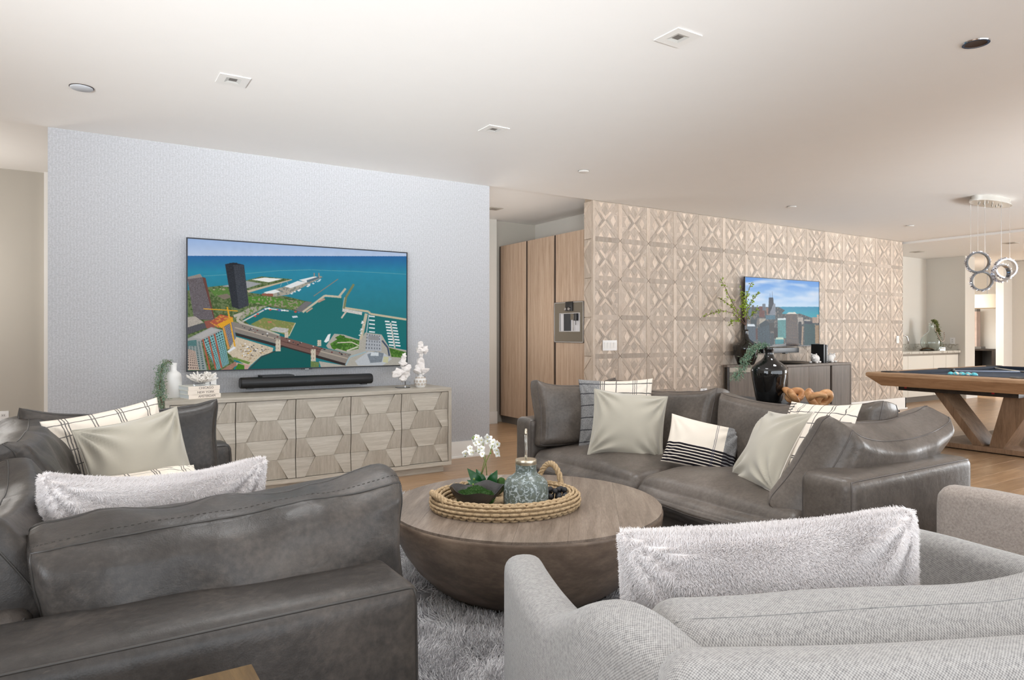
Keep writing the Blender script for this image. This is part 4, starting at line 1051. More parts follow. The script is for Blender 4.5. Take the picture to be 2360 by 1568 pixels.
def text(name, s, size, m, parent, loc, rot, align='CENTER', ext=.0004, sx=1.0):
    c = bpy.data.curves.new(name, 'FONT'); c.body = s; c.size = size; c.align_x = align; c.align_y = 'CENTER'; c.extrude = ext
    me = text_mesh(c); me.materials.clear(); me.materials.append(M[m]); o = bpy.data.objects.new(name, me); COL.objects.link(o)
    if parent is not None: o.parent = parent
    o.location = loc; o.rotation_euler = rot; o.scale = (sx, 1, 1); return o
M['grey_print'] = plain('grey_print', S(62, 62, 66), .5)
text('lettering', 'SONOS', .020, 'grey_print', t, (.56, -.0552, .0), (PI/2, 0, 0))
t = thing('soundbar', 'short black soundbar under the television with the skyline', 'soundbar', (7.62, 5.80, .972), 0, 'black soundbars')
obj('body', B(0, .76, 0, .11, 0, .07), 'black', t, bevel=.008); obj('wall_bracket', B(.2, .5, .11, .199, .01, .06), 'black', t); obj('foot', B(.5, .56, .03, .08, -.012, 0), 'black', t)

# ------------------------------------------------------------------ things on the sideboard
ZS = ZT
ux, uy = math.cos(math.radians(15)), math.sin(math.radians(15)); bz = ZS
titles = [('AMSTERDAM', 'bottom', .235, .222, 0.0, .012), ('NEW YORK', 'middle', .228, .218, .006, .002), ('CHICAGO', 'top', .232, .222, .004, 0)]
for ttl, pos, L, D, dx, dy in titles:
    h = .031
    t = thing('book', 'cream city photo book lettered %s, %s of the stack on the sideboard' % (ttl, pos), 'book', (.693-dx, 5.512+dy*.3, bz), math.radians(14-2*(pos == 'middle')), 'city books stacked on the sideboard')
    obj('page_block', B(.006, L-.006, .006, D-.004, .003, h-.004), 'page', t)
    obj('cover', MB().box(0, L, 0, D, 0, .003).box(0, L, 0, D, h-.0035, h-.0005), 'kraft', t, bevel=.0008)
    obj('spine', B(0, L, -.003, .003, 0, h-.0005), 'spine', t, bevel=.001)
    text('title', ttl, .0235, 'ink', t, (L*.56, -.0035, h/2), (PI/2, 0, 0), sx=.92 if len(ttl) > 8 else 1)
    bz += h
def foliage(name, m, parent, pts, n, leaf, wid, seed, spread=.03, down=.6, kind='stuff'):
    """many small pointed leaves along a hanging stem"""
    rg = random.Random(seed); mb = MB(); pts = [Vector(p) for p in pts]
    for i in range(n):
        f = rg.random()*(len(pts)-1); a = int(f); p = pts[a].lerp(pts[min(a+1, len(pts)-1)], f-a)
        d = Vector((rg.gauss(0, 1), rg.gauss(0, 1), rg.gauss(0, .7)-down)).normalized(); sd = d.cross(Vector((rg.gauss(0, 1), rg.gauss(0, 1), rg.gauss(0, 1)))).normalized()
        p = p+Vector((rg.gauss(0, spread), rg.gauss(0, spread), rg.gauss(0, spread)*.6)); l = leaf*rg.uniform(.6, 1.3)
        nn = d.cross(sd)*l*.12
        mb.add([p, p+d*l*.45+sd*wid+nn, p+d*l, p+d*l*.45-sd*wid+nn], [(0, 1, 2, 3)])
    o = obj(name, mb, m, parent); o['kind'] = kind; return o
t = thing('vase', 'white ceramic bottle vase behind the stack of city books', 'vase', (.615, 5.74, ZS))
obj('body', MB().lathe([(0, 0), (.055, 0), (.060, .006), (.058, .15), (.053, .178), (.040, .192), (.026, .200), (.023, .21), (.024, .245), (.028, .262), (.024, .262), (.02, .25), (.018, .21), (0, .2)], 36), 'ceramic', t, smooth=50)
t = thing('trailing_plant', 'grey green trailing plant hanging from the white bottle vase over the sideboard end', 'plant', (.60, 5.74, ZS+.25))
path = [(.012, 0, .005), (-.02, -.01, .03), (-.055, -.03, .0), (-.075, -.06, -.06), (-.085, -.09, -.14), (-.09, -.16, -.20), (-.085, -.22, -.25), (-.07, -.30, -.33), (-.06, -.315, -.40)]
obj('stem', MB().tube(path, .004, 6), 'twig', t, smooth=60)
foliage('foliage', 'leaf_sage', t, path[1:], 900, .020, .0035, 3, .018)
foliage('foliage', 'leaf_blue', t, path[2:], 420, .020, .0035, 4, .018)
def ruffle(name, parent, m, blobs, seed, amp=.35, sub=4, spike=.25, frill=0):
    """a lumpy branching form: displaced blobs merged in one skin"""
    mb = bmesh.new()
    for (c, r, sc) in blobs:
        b = bmesh.ops.create_icosphere(mb, subdivisions=sub, radius=1.0)
        co = np.array([v.co[:] for v in b['verts']])
        w = waves(co, seed+int(c[0]*999) % 97, 14, 1.0, 3.2)
        if frill: rr = r*(1.02+frill*np.clip(waves(co, seed+int(c[0]*999) % 97, 5, .9, 1.7, True), -.45, 1.2)+.06*w)
        else: rr = r*(1+amp*w+spike*np.maximum(0, waves(co, seed+31, 10, 1.8, 4))**2)
        for v, k in zip(b['verts'], rr): v.co = Vector((v.co.x*k*sc[0]+c[0], v.co.y*k*sc[1]+c[1], v.co.z*k*sc[2]+c[2]))
    me = bpy.data.meshes.new(name); mb.to_mesh(me); mb.free(); finish(me, 180); return obj(name, me, m, parent)
t = thing('coral', 'white branching coral on a clear block on top of the city books', 'coral', (.795, 5.60, bz))
obj('stand', B(-.055, .055, -.045, .045, .0005, .026), 'acrylic', t)
mb = MB(); rg = random.Random(5)
for i in range(46):
    a = rg.random()*2*PI; e = rg.uniform(.15, 1.35); L = rg.uniform(.055, .085); p0 = Vector((math.cos(a)*.02, math.sin(a)*.02, .028))
    d = Vector((math.cos(a)*math.cos(e)*1.25, math.sin(a)*math.cos(e), math.sin(e))); m1 = p0+d*L*.55; e1 = p0+d*L+Vector((rg.gauss(0, .008), rg.gauss(0, .008), .008))
    mb.tube([p0, m1, e1], [.010, .008, .005], 7)
    for _ in range(2):
        f = m1+Vector((rg.gauss(0, .02), rg.gauss(0, .02), rg.uniform(.008, .028))); mb.tube([m1, f], [.007, .0045], 6)
obj('branches', mb, 'coral', t, smooth=50)
t = thing('card_holder', 'small white box standing behind the white coral on the books', 'box', (.885, 5.86, ZS), math.radians(10))
obj('body', MB().box(-.045, .045, -.03, .03, 0, .15), 'ceramic', t, bevel=.003); obj('lid', B(-.047, .047, -.032, .032, .15, .165), 'ceramic', t, bevel=.003)
t = thing('coral_sculpture', 'white knobbly sculpture on a clear stand beside the television, over the last sideboard door', 'sculpture', (2.45, 5.66, ZS))
obj('stand', MB().box(-.055, .055, -.04, .04, 0, .006).box(.035, .058, -.035, .035, .006, .055), 'acrylic', t)
ruffle('form', t, 'coral_smooth', [((0, 0, .085), .034, (1, .9, 1.1)), ((-.045, 0, .135), .044, (1.15, .8, .9)), ((.03, .0, .15), .045, (.95, .8, 1.2)), ((.0, 0, .225), .040, (.95, .8, 1.0)), ((.015, 0, .285), .022, (1, .8, 1.1))], 4, sub=5, frill=.55)
t = thing('bud_vase', 'round white bud vase patterned with beige dots', 'vase', (2.615, 5.645, ZS))
obj('body', MB().lathe([(0, 0), (.04, 0), (.052, .022), (.056, .05), (.050, .078), (.030, .096), (.017, .102), (.016, .115), (.022, .122), (.018, .122), (.012, .11), (0, .1)], 36), 'ceramic', t, smooth=60)
dm = MB()
for r, z, ph in ((.0535, .028, 0), (.0565, .055, .5), (.045, .083, 0)):
    for k in range(11):
        a = (k+ph)*2*PI/11; c = Vector((r*math.cos(a), r*math.sin(a), z)); nv = Vector((math.cos(a), math.sin(a), (z-.05)*9)).normalized(); u = Vector((-math.sin(a), math.cos(a), 0)); w = nv.cross(u)
        dm.add([c+nv*.0012]+[c+nv*.0006+(u*math.cos(q*PI/6)+w*math.sin(q*PI/6))*.0115 for q in range(12)], [(0, q+1, (q+1) % 12+1) for q in range(12)])
d = obj('dots', dm, 'taupe_dot', t, smooth=60); d['kind'] = 'stuff'
t = thing('coral_spray', 'tall white ruffled coral spray standing in the dotted bud vase', 'sculpture', (2.615, 5.645, ZS+.10))
obj('stem', MB().tube([(0, 0, -.02), (0, 0, .06), (.005, 0, .2)], .008, 8), 'coral_smooth', t)
ruffle('form', t, 'coral_smooth', [((-.02, 0, .055), .045, (1.1, .8, .9)), ((.03, 0, .045), .042, (1.15, .8, .8)), ((0, 0, .115), .040, (1.0, .8, 1.1)), ((.005, 0, .185), .026, (.9, .8, 1.0)), ((-.01, 0, .235), .038, (1.05, .8, .9)), ((.045, 0, .24), .034, (1, .8, 1)), ((.0, 0, .29), .026, (1.1, .8, .8))], 9, sub=5, frill=.55)

# ================================================================== leather sofas
T = Matrix.Translation
def sofa(label, sx, x_front, y0, y1, near_w, far_w, mats, arm_m=None):
    """sx +1: the seat looks towards +x; -1: towards -x. y0 is the end nearest the camera."""
    mt, pm = mats
    xb = x_front-sx*1.05
    base = Vector(((x_front+xb)/2, (y0+y1)/2, 0))
    t = thing('sofa', label, 'sofa', base, 0, 'grey leather sofas')
    rel = T(-base)
    lo, hi = min(x_front, xb), max(x_front, xb)
    ya, yb = y0+near_w, y1-far_w
    for nm, a, b, sd in (('near', y0, ya, 11), ('far', yb, y1, 12)):
        fn = soft_fn((1.05, b-a, .575), (.045, .045, .04), (.012, .012, .010), .0035, sd, 2, 9, ridge=.002)
        soft('arm', fn, (arm_m or (mt, mt))[nm == 'far'], t, (30, 10, 20), [loop('y', 1, 30), loop('y', -1, 30)], pm, mw=rel@T(((lo+hi)/2, (a+b)/2, .055+.2875)), pr=.0038)
    fn = soft_fn((.25, yb-ya, .575), .045, (.01, .0, .01), .003, 13, 2, 9)
    soft('back_frame', fn, mt, t, (8, 36, 14), [loop('x', 1, 24), loop('x', -1, 24)], pm, mw=rel@T((xb+sx*.125, (ya+yb)/2, .3425)), pr=.0038)
    bx0, bx1 = xb+sx*.25, x_front-sx*.06
    fn = soft_fn((abs(bx1-bx0), yb-ya, .20), .03, (.008, 0, 0), .003, 14, 2, 8)
    soft('base', fn, mt, t, (14, 30, 8), (), pm, mw=rel@T(((bx0+bx1)/2, (ya+yb)/2, .155)))
    for k in range(4):
        obj('foot', MB().lathe([(0, 0), (.025, 0), (.03, .055), (0, .055)], 14), 'black', t, mw=rel@T(((lo+.1, hi-.1)[k % 2], (y0+.1, y1-.1)[k//2], 0)))
    L = (yb-ya)/2
    for k in range(2):
        cw_ = .86
        def ex(q, U):
            # the front edge rolls over, the seat dips a little between
            q[:, 2] -= .03*np.clip(sx*U[:, 0], 0, 1)**4*(U[:, 2] > 0); return q
        fn = soft_fn((cw_, L+.015, .21), (.095, .07, .09), (.045, .004, .062), .007, 20+k, 3, 12, ridge=.012, extra=ex)
        soft('seat_cushion', fn, mt, t, (40, 44, 12), [loop('z', -.25, 30)], pm, mw=rel@T((x_front-sx*cw_/2+sx*.02, ya+L*(k+.5), .235+.095)), pr=.003)
    return t, rel, ya, yb, xb
def back_cushion(t, rel, name, foot, yaw, tilt, w, h, th, seed, mats, sag=.03, roll=0, crown=.05, amp=.006, ridge=.010, bend=0, ears=.02, grid=(52, 30, 10), shear=0, pr=.0032, stitch=None):
    def ex(q, U):
        x, y, z = U.T
        q[:, 1] -= sag*(1-x*x)*(y+1)/2; q[:, 1] += ears*np.abs(x)**5*np.clip(y, 0, 1)**3
        q[:, 2] += bend*(x*x-.35); q[:, 0] -= .02*np.sign(x)*np.abs(x)**3*(1-y*y)
        q[:, 0] += shear*(y+1)/2
        return q
    fn = soft_fn((w, h, th), (.06, .06, th*.46), (.0, .0, crown), amp, seed, 3, 13, ridge=ridge, extra=ex)
    o = soft(name, fn, mats[0], t, grid, [loop('z', .80, 34), loop('z', -.80, 34)], mats[1], mw=rel@frame(foot, yaw, tilt, roll, h), pr=pr)
    if stitch is not None:
        P_ = fn(loop('z', stitch, 130)[0]); mb = MB()
        for i in range(0, len(P_)-1, 2): mb.tube([P_[i], P_[i+1]], .0013, 5)
        obj('stitching', mb, 'piping_shaded', o, kind='stuff')
    return o
LM = ('leather', 'piping'); DM = ('leather_shaded', 'piping_shaded')
s, rel, ya, yb, xb = sofa('grey leather sofa along the open side, with the striped lumbar pillow, near the billiard table', -1, 2.70, 1.62, 4.20, .25, .20, LM)
back_cushion(s, rel, 'back_cushion', (3.42, 3.47, .40), PI, .20, 1.04, .49, .24, 31, LM, .05)
back_cushion(s, rel, 'back_cushion', (3.42, 2.42, .40), PI, .20, 1.08, .48, .24, 32, LM, .045, roll=.03)
back_cushion(s, rel, 'arm_cushion', (3.03, 3.88, .43), -PI/2-.25, .16, .66, .47, .22, 33, LM, .03, ears=.03)
back_cushion(s, rel, 'arm_cushion', (3.20, 2.00, .375), PI/2, .42, .93, .50, .25, 34, LM, .055, ears=.02, bend=.03, shear=-.17, ridge=.016, crown=.06)
s, rel, ya, yb, xb = sofa('grey leather sofa nearest the camera, its colour darkened for shade, carrying the white fur lumbar pillow', 1, .72, 1.53, 4.20, .28, .20, ('leather_shaded', 'piping_shaded'))
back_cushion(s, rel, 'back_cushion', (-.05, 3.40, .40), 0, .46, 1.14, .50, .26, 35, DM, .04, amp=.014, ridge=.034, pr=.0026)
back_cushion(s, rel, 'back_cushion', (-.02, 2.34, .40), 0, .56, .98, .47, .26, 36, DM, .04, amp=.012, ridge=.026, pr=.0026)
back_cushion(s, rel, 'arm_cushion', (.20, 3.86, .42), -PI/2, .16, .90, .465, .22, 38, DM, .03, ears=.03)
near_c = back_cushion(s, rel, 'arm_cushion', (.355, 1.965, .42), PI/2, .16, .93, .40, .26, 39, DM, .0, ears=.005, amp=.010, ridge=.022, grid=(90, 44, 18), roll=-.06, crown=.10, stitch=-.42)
# stitched line beside the piping on the nearest cushion
# ------------------------------------------------------------------ throw pillows
G1 = 'throw pillows on the leather sofas'
pillow('throw_pillow', 'heathered plaid linen pillow behind the square beige velvet one, against the sofa back', 'pillow', 'plaid', frame((3.11, 3.57, .435), PI+.78, .26, .03, .50), .52, .50, .15, group=G1, seed=41)
pillow('throw_pillow', 'square beige velvet pillow standing upright on the seat in front of the plaid one', 'pillow', 'velvet', frame((2.98, 3.29, .425), PI+.88, .30, -.10, .45), .48, .44, .17, group=G1, pip='velvet', seed=42, wr=.016)
pillow('throw_pillow', 'small cream lumbar pillow with black ticking and a heathered end', 'pillow', 'lumbar', frame((3.12, 2.80, .43), PI+.78, .45, -.22, .30), .43, .31, .13, group=G1, seed=43, n=(40, 30))
pillow('throw_pillow', 'beige velvet pillow seen edge on, leaning against the checked one by the sofa arm', 'pillow', 'velvet', frame((2.985, 2.36, .43), PI-.45, .54, .12, .46), .42, .46, .17, group=G1, pip='linen_pale', back='linen_pale', seed=44, wr=.015)
pillow('throw_pillow', 'cream pillow with loose dark checks wedged against the near leather arm cushion', 'pillow', 'curved', frame((2.985, 2.11, .43), PI-.20, .48, .08, .52), .44, .51, .14, group=G1, seed=45)
pillow('throw_pillow', 'cream windowpane pillow behind the beige one in the corner of the nearest sofa', 'pillow', 'window', frame((.165, 3.60, .43), -PI/2+.22, .30, .16, .48), .50, .48, .15, group=G1, seed=46)
pillow('throw_pillow', 'beige velvet pillow in the corner of the nearest sofa, above the white fur pillow', 'pillow', 'velvet', frame((.255, 3.42, .42), -PI/2+.18, .34, .17, .46), .44, .46, .17, group=G1, pip='velvet', seed=47, wr=.020)
pillow('throw_pillow', 'cream checked pillow lying flat on the seat under the beige velvet one', 'pillow', 'window', frame((.24, 2.95, .50), -PI/2, 1.25, .1, .44), .46, .44, .12, group=G1, seed=48)
G2 = 'white fur lumbar pillows'
def fur_pillow(label, mw, w, h, t, seed, N, **kw):
    o, fn = pillow('fur_pillow', label, 'pillow', 'fur_base', mw, w, h, t, n=(40, 26), group=G2, seed=seed, pinch=.012, sq=.36, **kw)
    r, nn = scatter(o.data, N, seed); up = mw.to_3x3().inverted()@Vector((0, 0, -.35))
    strands('fur', r, nn, .0110, 'fur', o, seed, jitter=.16, droop=0, r0=.00052, r1=.00025, clump=8, flow=tuple(up*1.3), pts=4, clk=.30)
    return o
fur_pillow('white fur lumbar pillow on the nearest leather sofa', frame((.20, 2.22, .50), PI/2+.06, .06, .03, .36), .58, .36, .20, 51, 220000, sag=.04, wr=.010)
fur_pillow('white fur lumbar pillow in the pale fabric armchair', frame(cw(.585, 1.57, .45), math.radians(61), .08, -.07, .38), .67, .36, .20, 52, 300000, sag=.02, wr=.008)

# ================================================================== fabric armchairs
def sweep(path, z0, step=6, e=.05, arc=12):
    P = np.array(path, float); n = len(P); out = []
    for i in range(n-1):
        p0, p1, p2, p3 = P[max(i-1, 0)], P[i], P[i+1], P[min(i+2, n-1)]
        for k in range(step):
            u = k/step; out.append(.5*((2*p1)+(-p0+p2)*u+(2*p0-5*p1+4*p2-p3)*u*u+(-p0+3*p1-3*p2+p3)*u**3))
    out.append(P[-1]); Q = np.array(out)
    tg = np.gradient(Q[:, :2], axis=0); tg /= np.linalg.norm(tg, axis=1, keepdims=True)
    secs = []
    for k in (0, .2, .45, .7, .9):
        s_ = math.sqrt(1-(1-k)**2); secs.append((Q[0, :2]-tg[0]*e*(k-0)*1.0*-1-tg[0]*e, tg[0], Q[0, 2]-(1-s_)*.07, Q[0, 3]*(.45+.55*s_)))
    for i in range(len(Q)): secs.append((Q[i, :2], tg[i], Q[i, 2], Q[i, 3]))
    for k in (.9, .7, .45, .2, 0):
        s_ = math.sqrt(1-(1-k)**2); secs.append((Q[-1, :2]+tg[-1]*e*(1-k), tg[-1], Q[-1, 2]-(1-s_)*.07, Q[-1, 3]*(.45+.55*s_)))
    vs = []; m = 0
    for c, d, zt, w in secs:
        nx, ny = d[1], -d[0]; pr = [(-w/2, z0+.02), (-w/2*1.0, z0+.12), (-w/2, zt-w*.62-.1)]
        for a in range(arc+1):
            q = PI-PI*a/arc; pr.append((math.copysign(abs(math.cos(q))**.8, math.cos(q))*w/2, zt-w*.46+abs(math.sin(q))**.8*w*.46))
        pr += [(w/2, zt-w*.62-.1), (w/2, z0+.12), (w/2, z0+.02)]
        m = len(pr); vs += [(c[0]+nx*a, c[1]+ny*a, b) for a, b in pr]
    N = len(secs)
    fs = [(i*m+j, (i+1)*m+j, (i+1)*m+(j+1) % m, i*m+(j+1) % m) for i in range(N-1) for j in range(m)]+[tuple(range(m)), tuple(range((N-1)*m, N*m))[::-1]]
    mb = MB().add(vs, fs); me = mb.mesh('sweep'); ul = me.uv_layers.new(name='UVMap')
    vv = np.array(vs).reshape(N, m, 3); cl = np.concatenate([[0], np.cumsum(np.linalg.norm(np.diff(vv[:, m//2, :2], axis=0), axis=1))]); pl_ = np.concatenate([[0], np.cumsum(np.linalg.norm(np.diff(vv[N//2], axis=0), axis=1))])
    uv = []
    for f in fs:
        for k_, vi in enumerate(f):
            i_, j_ = divmod(vi, m); uv.append((cl[i_], pl_[j_] if not (j_ == 0 and m-1 in [x % m for x in f]) else pl_[-1]+.1))
    ul.data.foreach_set('uv', np.array(uv).ravel()); return me
def armchair(label, loc, rz, m_out, m_in):
    t = thing('armchair', label, 'armchair', loc, rz, 'pale fabric armchairs')
    O = (.72, 1.50)
    def L(p): return [(l-O[0], d-O[1], z, w) for l, d, z, w in p]
    obj('arm', sweep(L([(.032, 1.80, .655, .105), (.048, 1.68, .660, .108), (.078, 1.55, .655, .115), (.112, 1.44, .655, .12), (.145, 1.37, .690, .125), (.18, 1.29, .735, .13), (.225, 1.21, .745, .13), (.275, 1.13, .728, .12)]), .06), m_out, t, smooth=180)
    obj('arm', sweep(L([(1.17, 2.08, .655, .11), (1.23, 1.96, .660, .11), (1.31, 1.83, .655, .115), (1.38, 1.70, .655, .12), (1.43, 1.58, .68, .125), (1.46, 1.46, .73, .13), (1.46, 1.34, .745, .13), (1.42, 1.22, .728, .12)]), .06), m_out, t, smooth=180)
    obj('back_frame', sweep(L([(.275, 1.055, .745, .11), (.55, 1.05, .752, .115), (.85, 1.075, .757, .115), (1.15, 1.11, .757, .115), (1.42, 1.15, .745, .11)]), .06), m_out, t, smooth=180)
    yw = math.radians(90+4)
    fn = soft_fn((1.10, .80, .20), (.07, .07, .07), (0, .02, .03), .004, 61, 3, 9)
    soft('seat_cushion', fn, m_in, t, (30, 24, 8), (), None, mw=T((.80-O[0], 1.62-O[1], .36)))
    obj('seat_frame', MB().box(-.5, .62, -.33, .42, .08, .27), m_out, t, bevel=.03)
    def ex(q, U):
        x, y, z = U.T; q[:, 1] += np.clip(y, 0, 1)*(.050*np.exp(-((x+.72)/.34)**2)-.02*np.clip(x, 0, 1)); return q
    fn = soft_fn((1.12, .40, .21), (.07, .07, .085), (0, 0, .03), .005, 62, 3, 10, ridge=.004, extra=ex)
    soft('back_cushion', fn, m_in, t, (44, 22, 10), [loop('z', -.35, 30)], m_in, mw=frame((.81-O[0], 1.345-O[1], .350), yw, .10, 0, .40), pr=.0015)
    obj('swivel_base', MB().lathe([(0, 0), (.30, 0), (.30, .03), (.08, .05), (.06, .09), (0, .09)], 32), 'black', t, smooth=40)
    return t
armchair('pale tweed armchair with the white fur pillow, its back to the camera', cw(.72, 1.50, 0), math.radians(-32.5), 'weave', 'weave')
armchair('second pale tweed armchair, cut off by the frame, beside the end of the grey sofa', cw(2.45, 2.66, 0), math.radians(-32.5+26), 'weave_fine', 'weave')

# ================================================================== rug
t = thing('rug', 'grey shag rug under the round coffee table', 'rug', (1.6, 2.3, 0))
obj('backing', B(-1.75, 1.35, -2.1, 2.5, .0005, .014), 'rug_base', t)
rg = np.random.RandomState(8)
def patch(x0, x1, y0, y1, n): return np.stack([x0+(x1-x0)*rg.rand(n), y0+(y1-y0)*rg.rand(n), np.full(n, .013)], 1)
pts = np.concatenate([patch(.6, 1.7, .9, 2.7, 95000), patch(1.6, 2.7, 1.4, 2.6, 30000), patch(.75, 2.75, 2.7, 4.8, 34000)])
pts = pts[((pts[:, 0]-1.84)**2+(pts[:, 1]-2.76)**2 > .40**2) & ~((pts[:, 0] < .78) & (pts[:, 1] > 1.5))]-np.array([1.6, 2.3, 0])
strands('pile', pts, np.tile([0, 0, 1.0], (len(pts), 1)), .055, 'pile', t, 9, jitter=.55, droop=.10, r0=.0019, r1=.0009, clump=9, pts=5, clk=1.0)

# ================================================================== coffee table and what stands on it
TX, TY, TZ = 1.84, 2.76, .42
t = thing('coffee_table', 'round bowl shaped coffee table of weathered brown wood on the shag rug', 'table', (TX, TY, 0), math.radians(-38.5))
obj('bowl_base', MB().lathe([(0, .03), (.36, .03), (.40, .036), (.47, .085), (.535, .15), (.585, .22), (.622, .29), (.645, .35), (.6515, .396), (.6500, .406), (.6475, .409), (.60, .409), (0, .409)], 96), 'walnut_side', t, smooth=50)
R = .647; nb = 6; ws = 2*R/nb
for k in range(nb):
    xa, xb_ = -R+k*ws, -R+(k+1)*ws; g = .0003
    xs = np.linspace(xa+g, xb_-g, 14); top = [(x, math.sqrt(max(R*R-x*x, 0))) for x in xs]; bot = [(x, -math.sqrt(max(R*R-x*x, 0))) for x in xs[::-1]]
    mb = MB(); polyp = top+bot; cl = [polyp[0]]
    for q_ in polyp[1:]:
        if math.hypot(q_[0]-cl[-1][0], q_[1]-cl[-1][1]) > 1e-4: cl.append(q_)
    # uv-free board: rotate so the grain runs along it
    mb.prism([(y, -x) for x, y in cl][::-1], .409, TZ, 'z', inset=.0004)
    obj('top_board', mb, 'walnut_top', t, rot=(0, 0, PI/2))
# woven tray
tr = thing('tray', 'oval woven seagrass tray with two handles on the coffee table', 'tray', cw(-.03, 3.235, TZ), math.radians(-32.5+12))
A_, B_ = .325, .262
core = [((A_+.0)*math.cos(2*PI*i/96), B_*math.sin(2*PI*i/96), .034) for i in range(96)]
obj('rim_core', MB().tube(core, .025, 14, True), 'seagrass', tr, smooth=180)
mb = MB(); rgw = random.Random(6); rows = 12; per = 54
for row in range(rows):
    b = 2*PI*row/rows
    for k in range(per):
        c_ = [] ; h_ = 2*PI/per*.56
        a0 = 2*PI*(k+.5*(row % 2))/per+rgw.gauss(0, .008)
        for s_ in (-1, -.55, 0, .55, 1):
            a = a0+h_*s_; rr = .0262+.0062*(1-s_*s_)+rgw.gauss(0, .0004)
            c_.append(((A_+math.cos(b)*rr)*math.cos(a), (B_+math.cos(b)*rr)*math.sin(a), .034+math.sin(b)*rr*1.12))
        w_ = .0074*rgw.uniform(.85, 1.12)
        mb.tube(c_, [w_*.62, w_*.95, w_, w_*.95, w_*.62], 6)
o = obj('woven_rim', mb, 'seagrass', tr, smooth=70); o['kind'] = 'stuff'
vs = [(0, 0, .010)]; fs = []
for k in range(1, 15):
    for i in range(72): a = 2*PI*i/72; vs.append((A_*k/14*math.cos(a), B_*k/14*math.sin(a), .010+.003*((i//3+k) % 2)))
for i in range(72): fs.append((0, 1+i, 1+(i+1) % 72))
for k in range(13):
    for i in range(72): a, b = 1+k*72+i, 1+k*72+(i+1) % 72; fs.append((a, a+72, b+72, b))
obj('woven_floor', MB().add(vs, fs), 'seagrass', tr, smooth=30)
def braid(mb, pts, r):
    pts = [Vector(p) for p in pts]
    for ph in (0, 2.1, 4.2):
        q = []
        for i, p in enumerate(pts):
            d = (pts[min(i+1, len(pts)-1)]-pts[max(i-1, 0)]).normalized(); u = d.cross(Vector((.2, .3, 1))).normalized(); w = d.cross(u); a = i*.9+ph
            q.append(p+u*math.cos(a)*r*.55+w*math.sin(a)*r*.75)
        mb.tube(q, r*.62, 7)
mb = MB(); c0 = math.radians(38); h = [(A_*1.04*math.cos(c0+(s_-.5)*.46), B_*1.04*math.sin(c0+(s_-.5)*.46), .055+.105*math.sin(PI*s_)**.6) for s_ in np.linspace(0, 1, 26)]
braid(mb, h, .012); obj('handle', mb, 'seagrass', tr, smooth=60)
mb = MB(); c0 = math.radians(192); h = [((A_+.012+.02*math.sin(PI*s_))*math.cos(c0+(s_-.5)*.50), (B_+.012+.02*math.sin(PI*s_))*math.sin(c0+(s_-.5)*.50), .062+.028*math.sin(PI*s_)**.6) for s_ in np.linspace(0, 1, 26)]
braid(mb, h, .012); obj('handle', mb, 'seagrass', tr, smooth=60)
TF = TZ+.014
# black bowl of moss
t = thing('bowl', 'irregular black bowl in the woven tray', 'bowl', cw(-.172, 3.205, TF), math.radians(-32.5))
nU = 60; prof_o = [(.02, 0), (.055, .002), (.085, .022), (.110, .050), (.127, .082)]; prof_i = [(.121, .080), (.103, .052), (.08, .028), (.05, .012), (0, .010)]
vs = []; fs = []
def wob(a): return 1+.05*math.sin(3*a+1)+.035*math.sin(5*a+.4), .010*math.sin(2*a+.5)+.008*math.sin(5*a+2)
allp = prof_o+prof_i
for kk, (r, z) in enumerate(allp):
    for i in range(nU):
        a = 2*PI*i/nU; w_, dz = wob(a); f = min(1, z/.08)
        vs.append((r*(1+(w_-1)*f)*math.cos(a), r*(1+(w_-1)*f)*math.sin(a), max(z+dz*f*f, 0)))
for kk in range(len(allp)-1):
    for i in range(nU): a, b = kk*nU+i, kk*nU+(i+1) % nU; fs.append((a, b, b+nU, a+nU))
fs.append(tuple(range(nU))[::-1])
obj('body', MB().add(vs, fs), 'iron', t, smooth=60)
mz = [((-.03, -.02, .035), .046, (1.2, 1.0, .7)), ((.035, -.015, .036), .042, (1.2, 1, .7)), ((0, .03, .045), .042, (1.2, 1, .8)), ((-.055, .01, .040), .03, (1, 1, .8)), ((.055, .02, .038), .028, (1, 1, .8)), ((.0, -.05, .040), .028, (1.2, 1, .7))]
mo = thing('moss', 'green moss clumps filling the irregular black bowl', 'moss', cw(-.172, 3.205, TF), math.radians(-32.5)); 
mm_ = ruffle('moss_clump', mo, 'moss', mz, 71, .12, 4, .15); mm_['kind'] = 'stuff'
r, nn = scatter(mm_.data, 9000, 3); strands('moss_fibre', r, nn, .009, 'moss_hair', mo, 4, jitter=1.2, droop=0, r0=.0007, r1=.0003, pts=3)
# glazed jar with metal lid
t = thing('jar', 'grey green mottled jar with a brass lid and clear ring handle in the tray', 'jar', cw(.066, 3.215, TF-.001))
obj('body', MB().lathe([(0, 0), (.100, 0), (.106, .006), (.107, .03), (.105, .085), (.100, .108), (.086, .126), (.062, .140), (.051, .150), (.049, .160), (.049, .186), (.051, .190), (.046, .191), (.044, .17), (0, .165)], 56), 'glaze', t, smooth=60)
obj('lid', MB().lathe([(0, .188), (.048, .188), (.0495, .190), (.0495, .212), (.048, .214), (0, .214)], 48), 'champagne', t, smooth=40)
rg_ = [(.0, .036*math.cos(a)*.95, .214+.070+.068*math.sin(a)) for a in np.linspace(0, 2*PI, 40, endpoint=False)]
o = obj('ring_handle', MB().tube(rg_, .0052, 8, True), 'acrylic', t, smooth=180, rot=(0, 0, math.radians(-37)), label='clear ring handle')
obj('clasp', MB().box(-.006, .006, -.008, .008, .212, .232), 'champagne', t, bevel=.001, rot=(0, 0, math.radians(-37)))
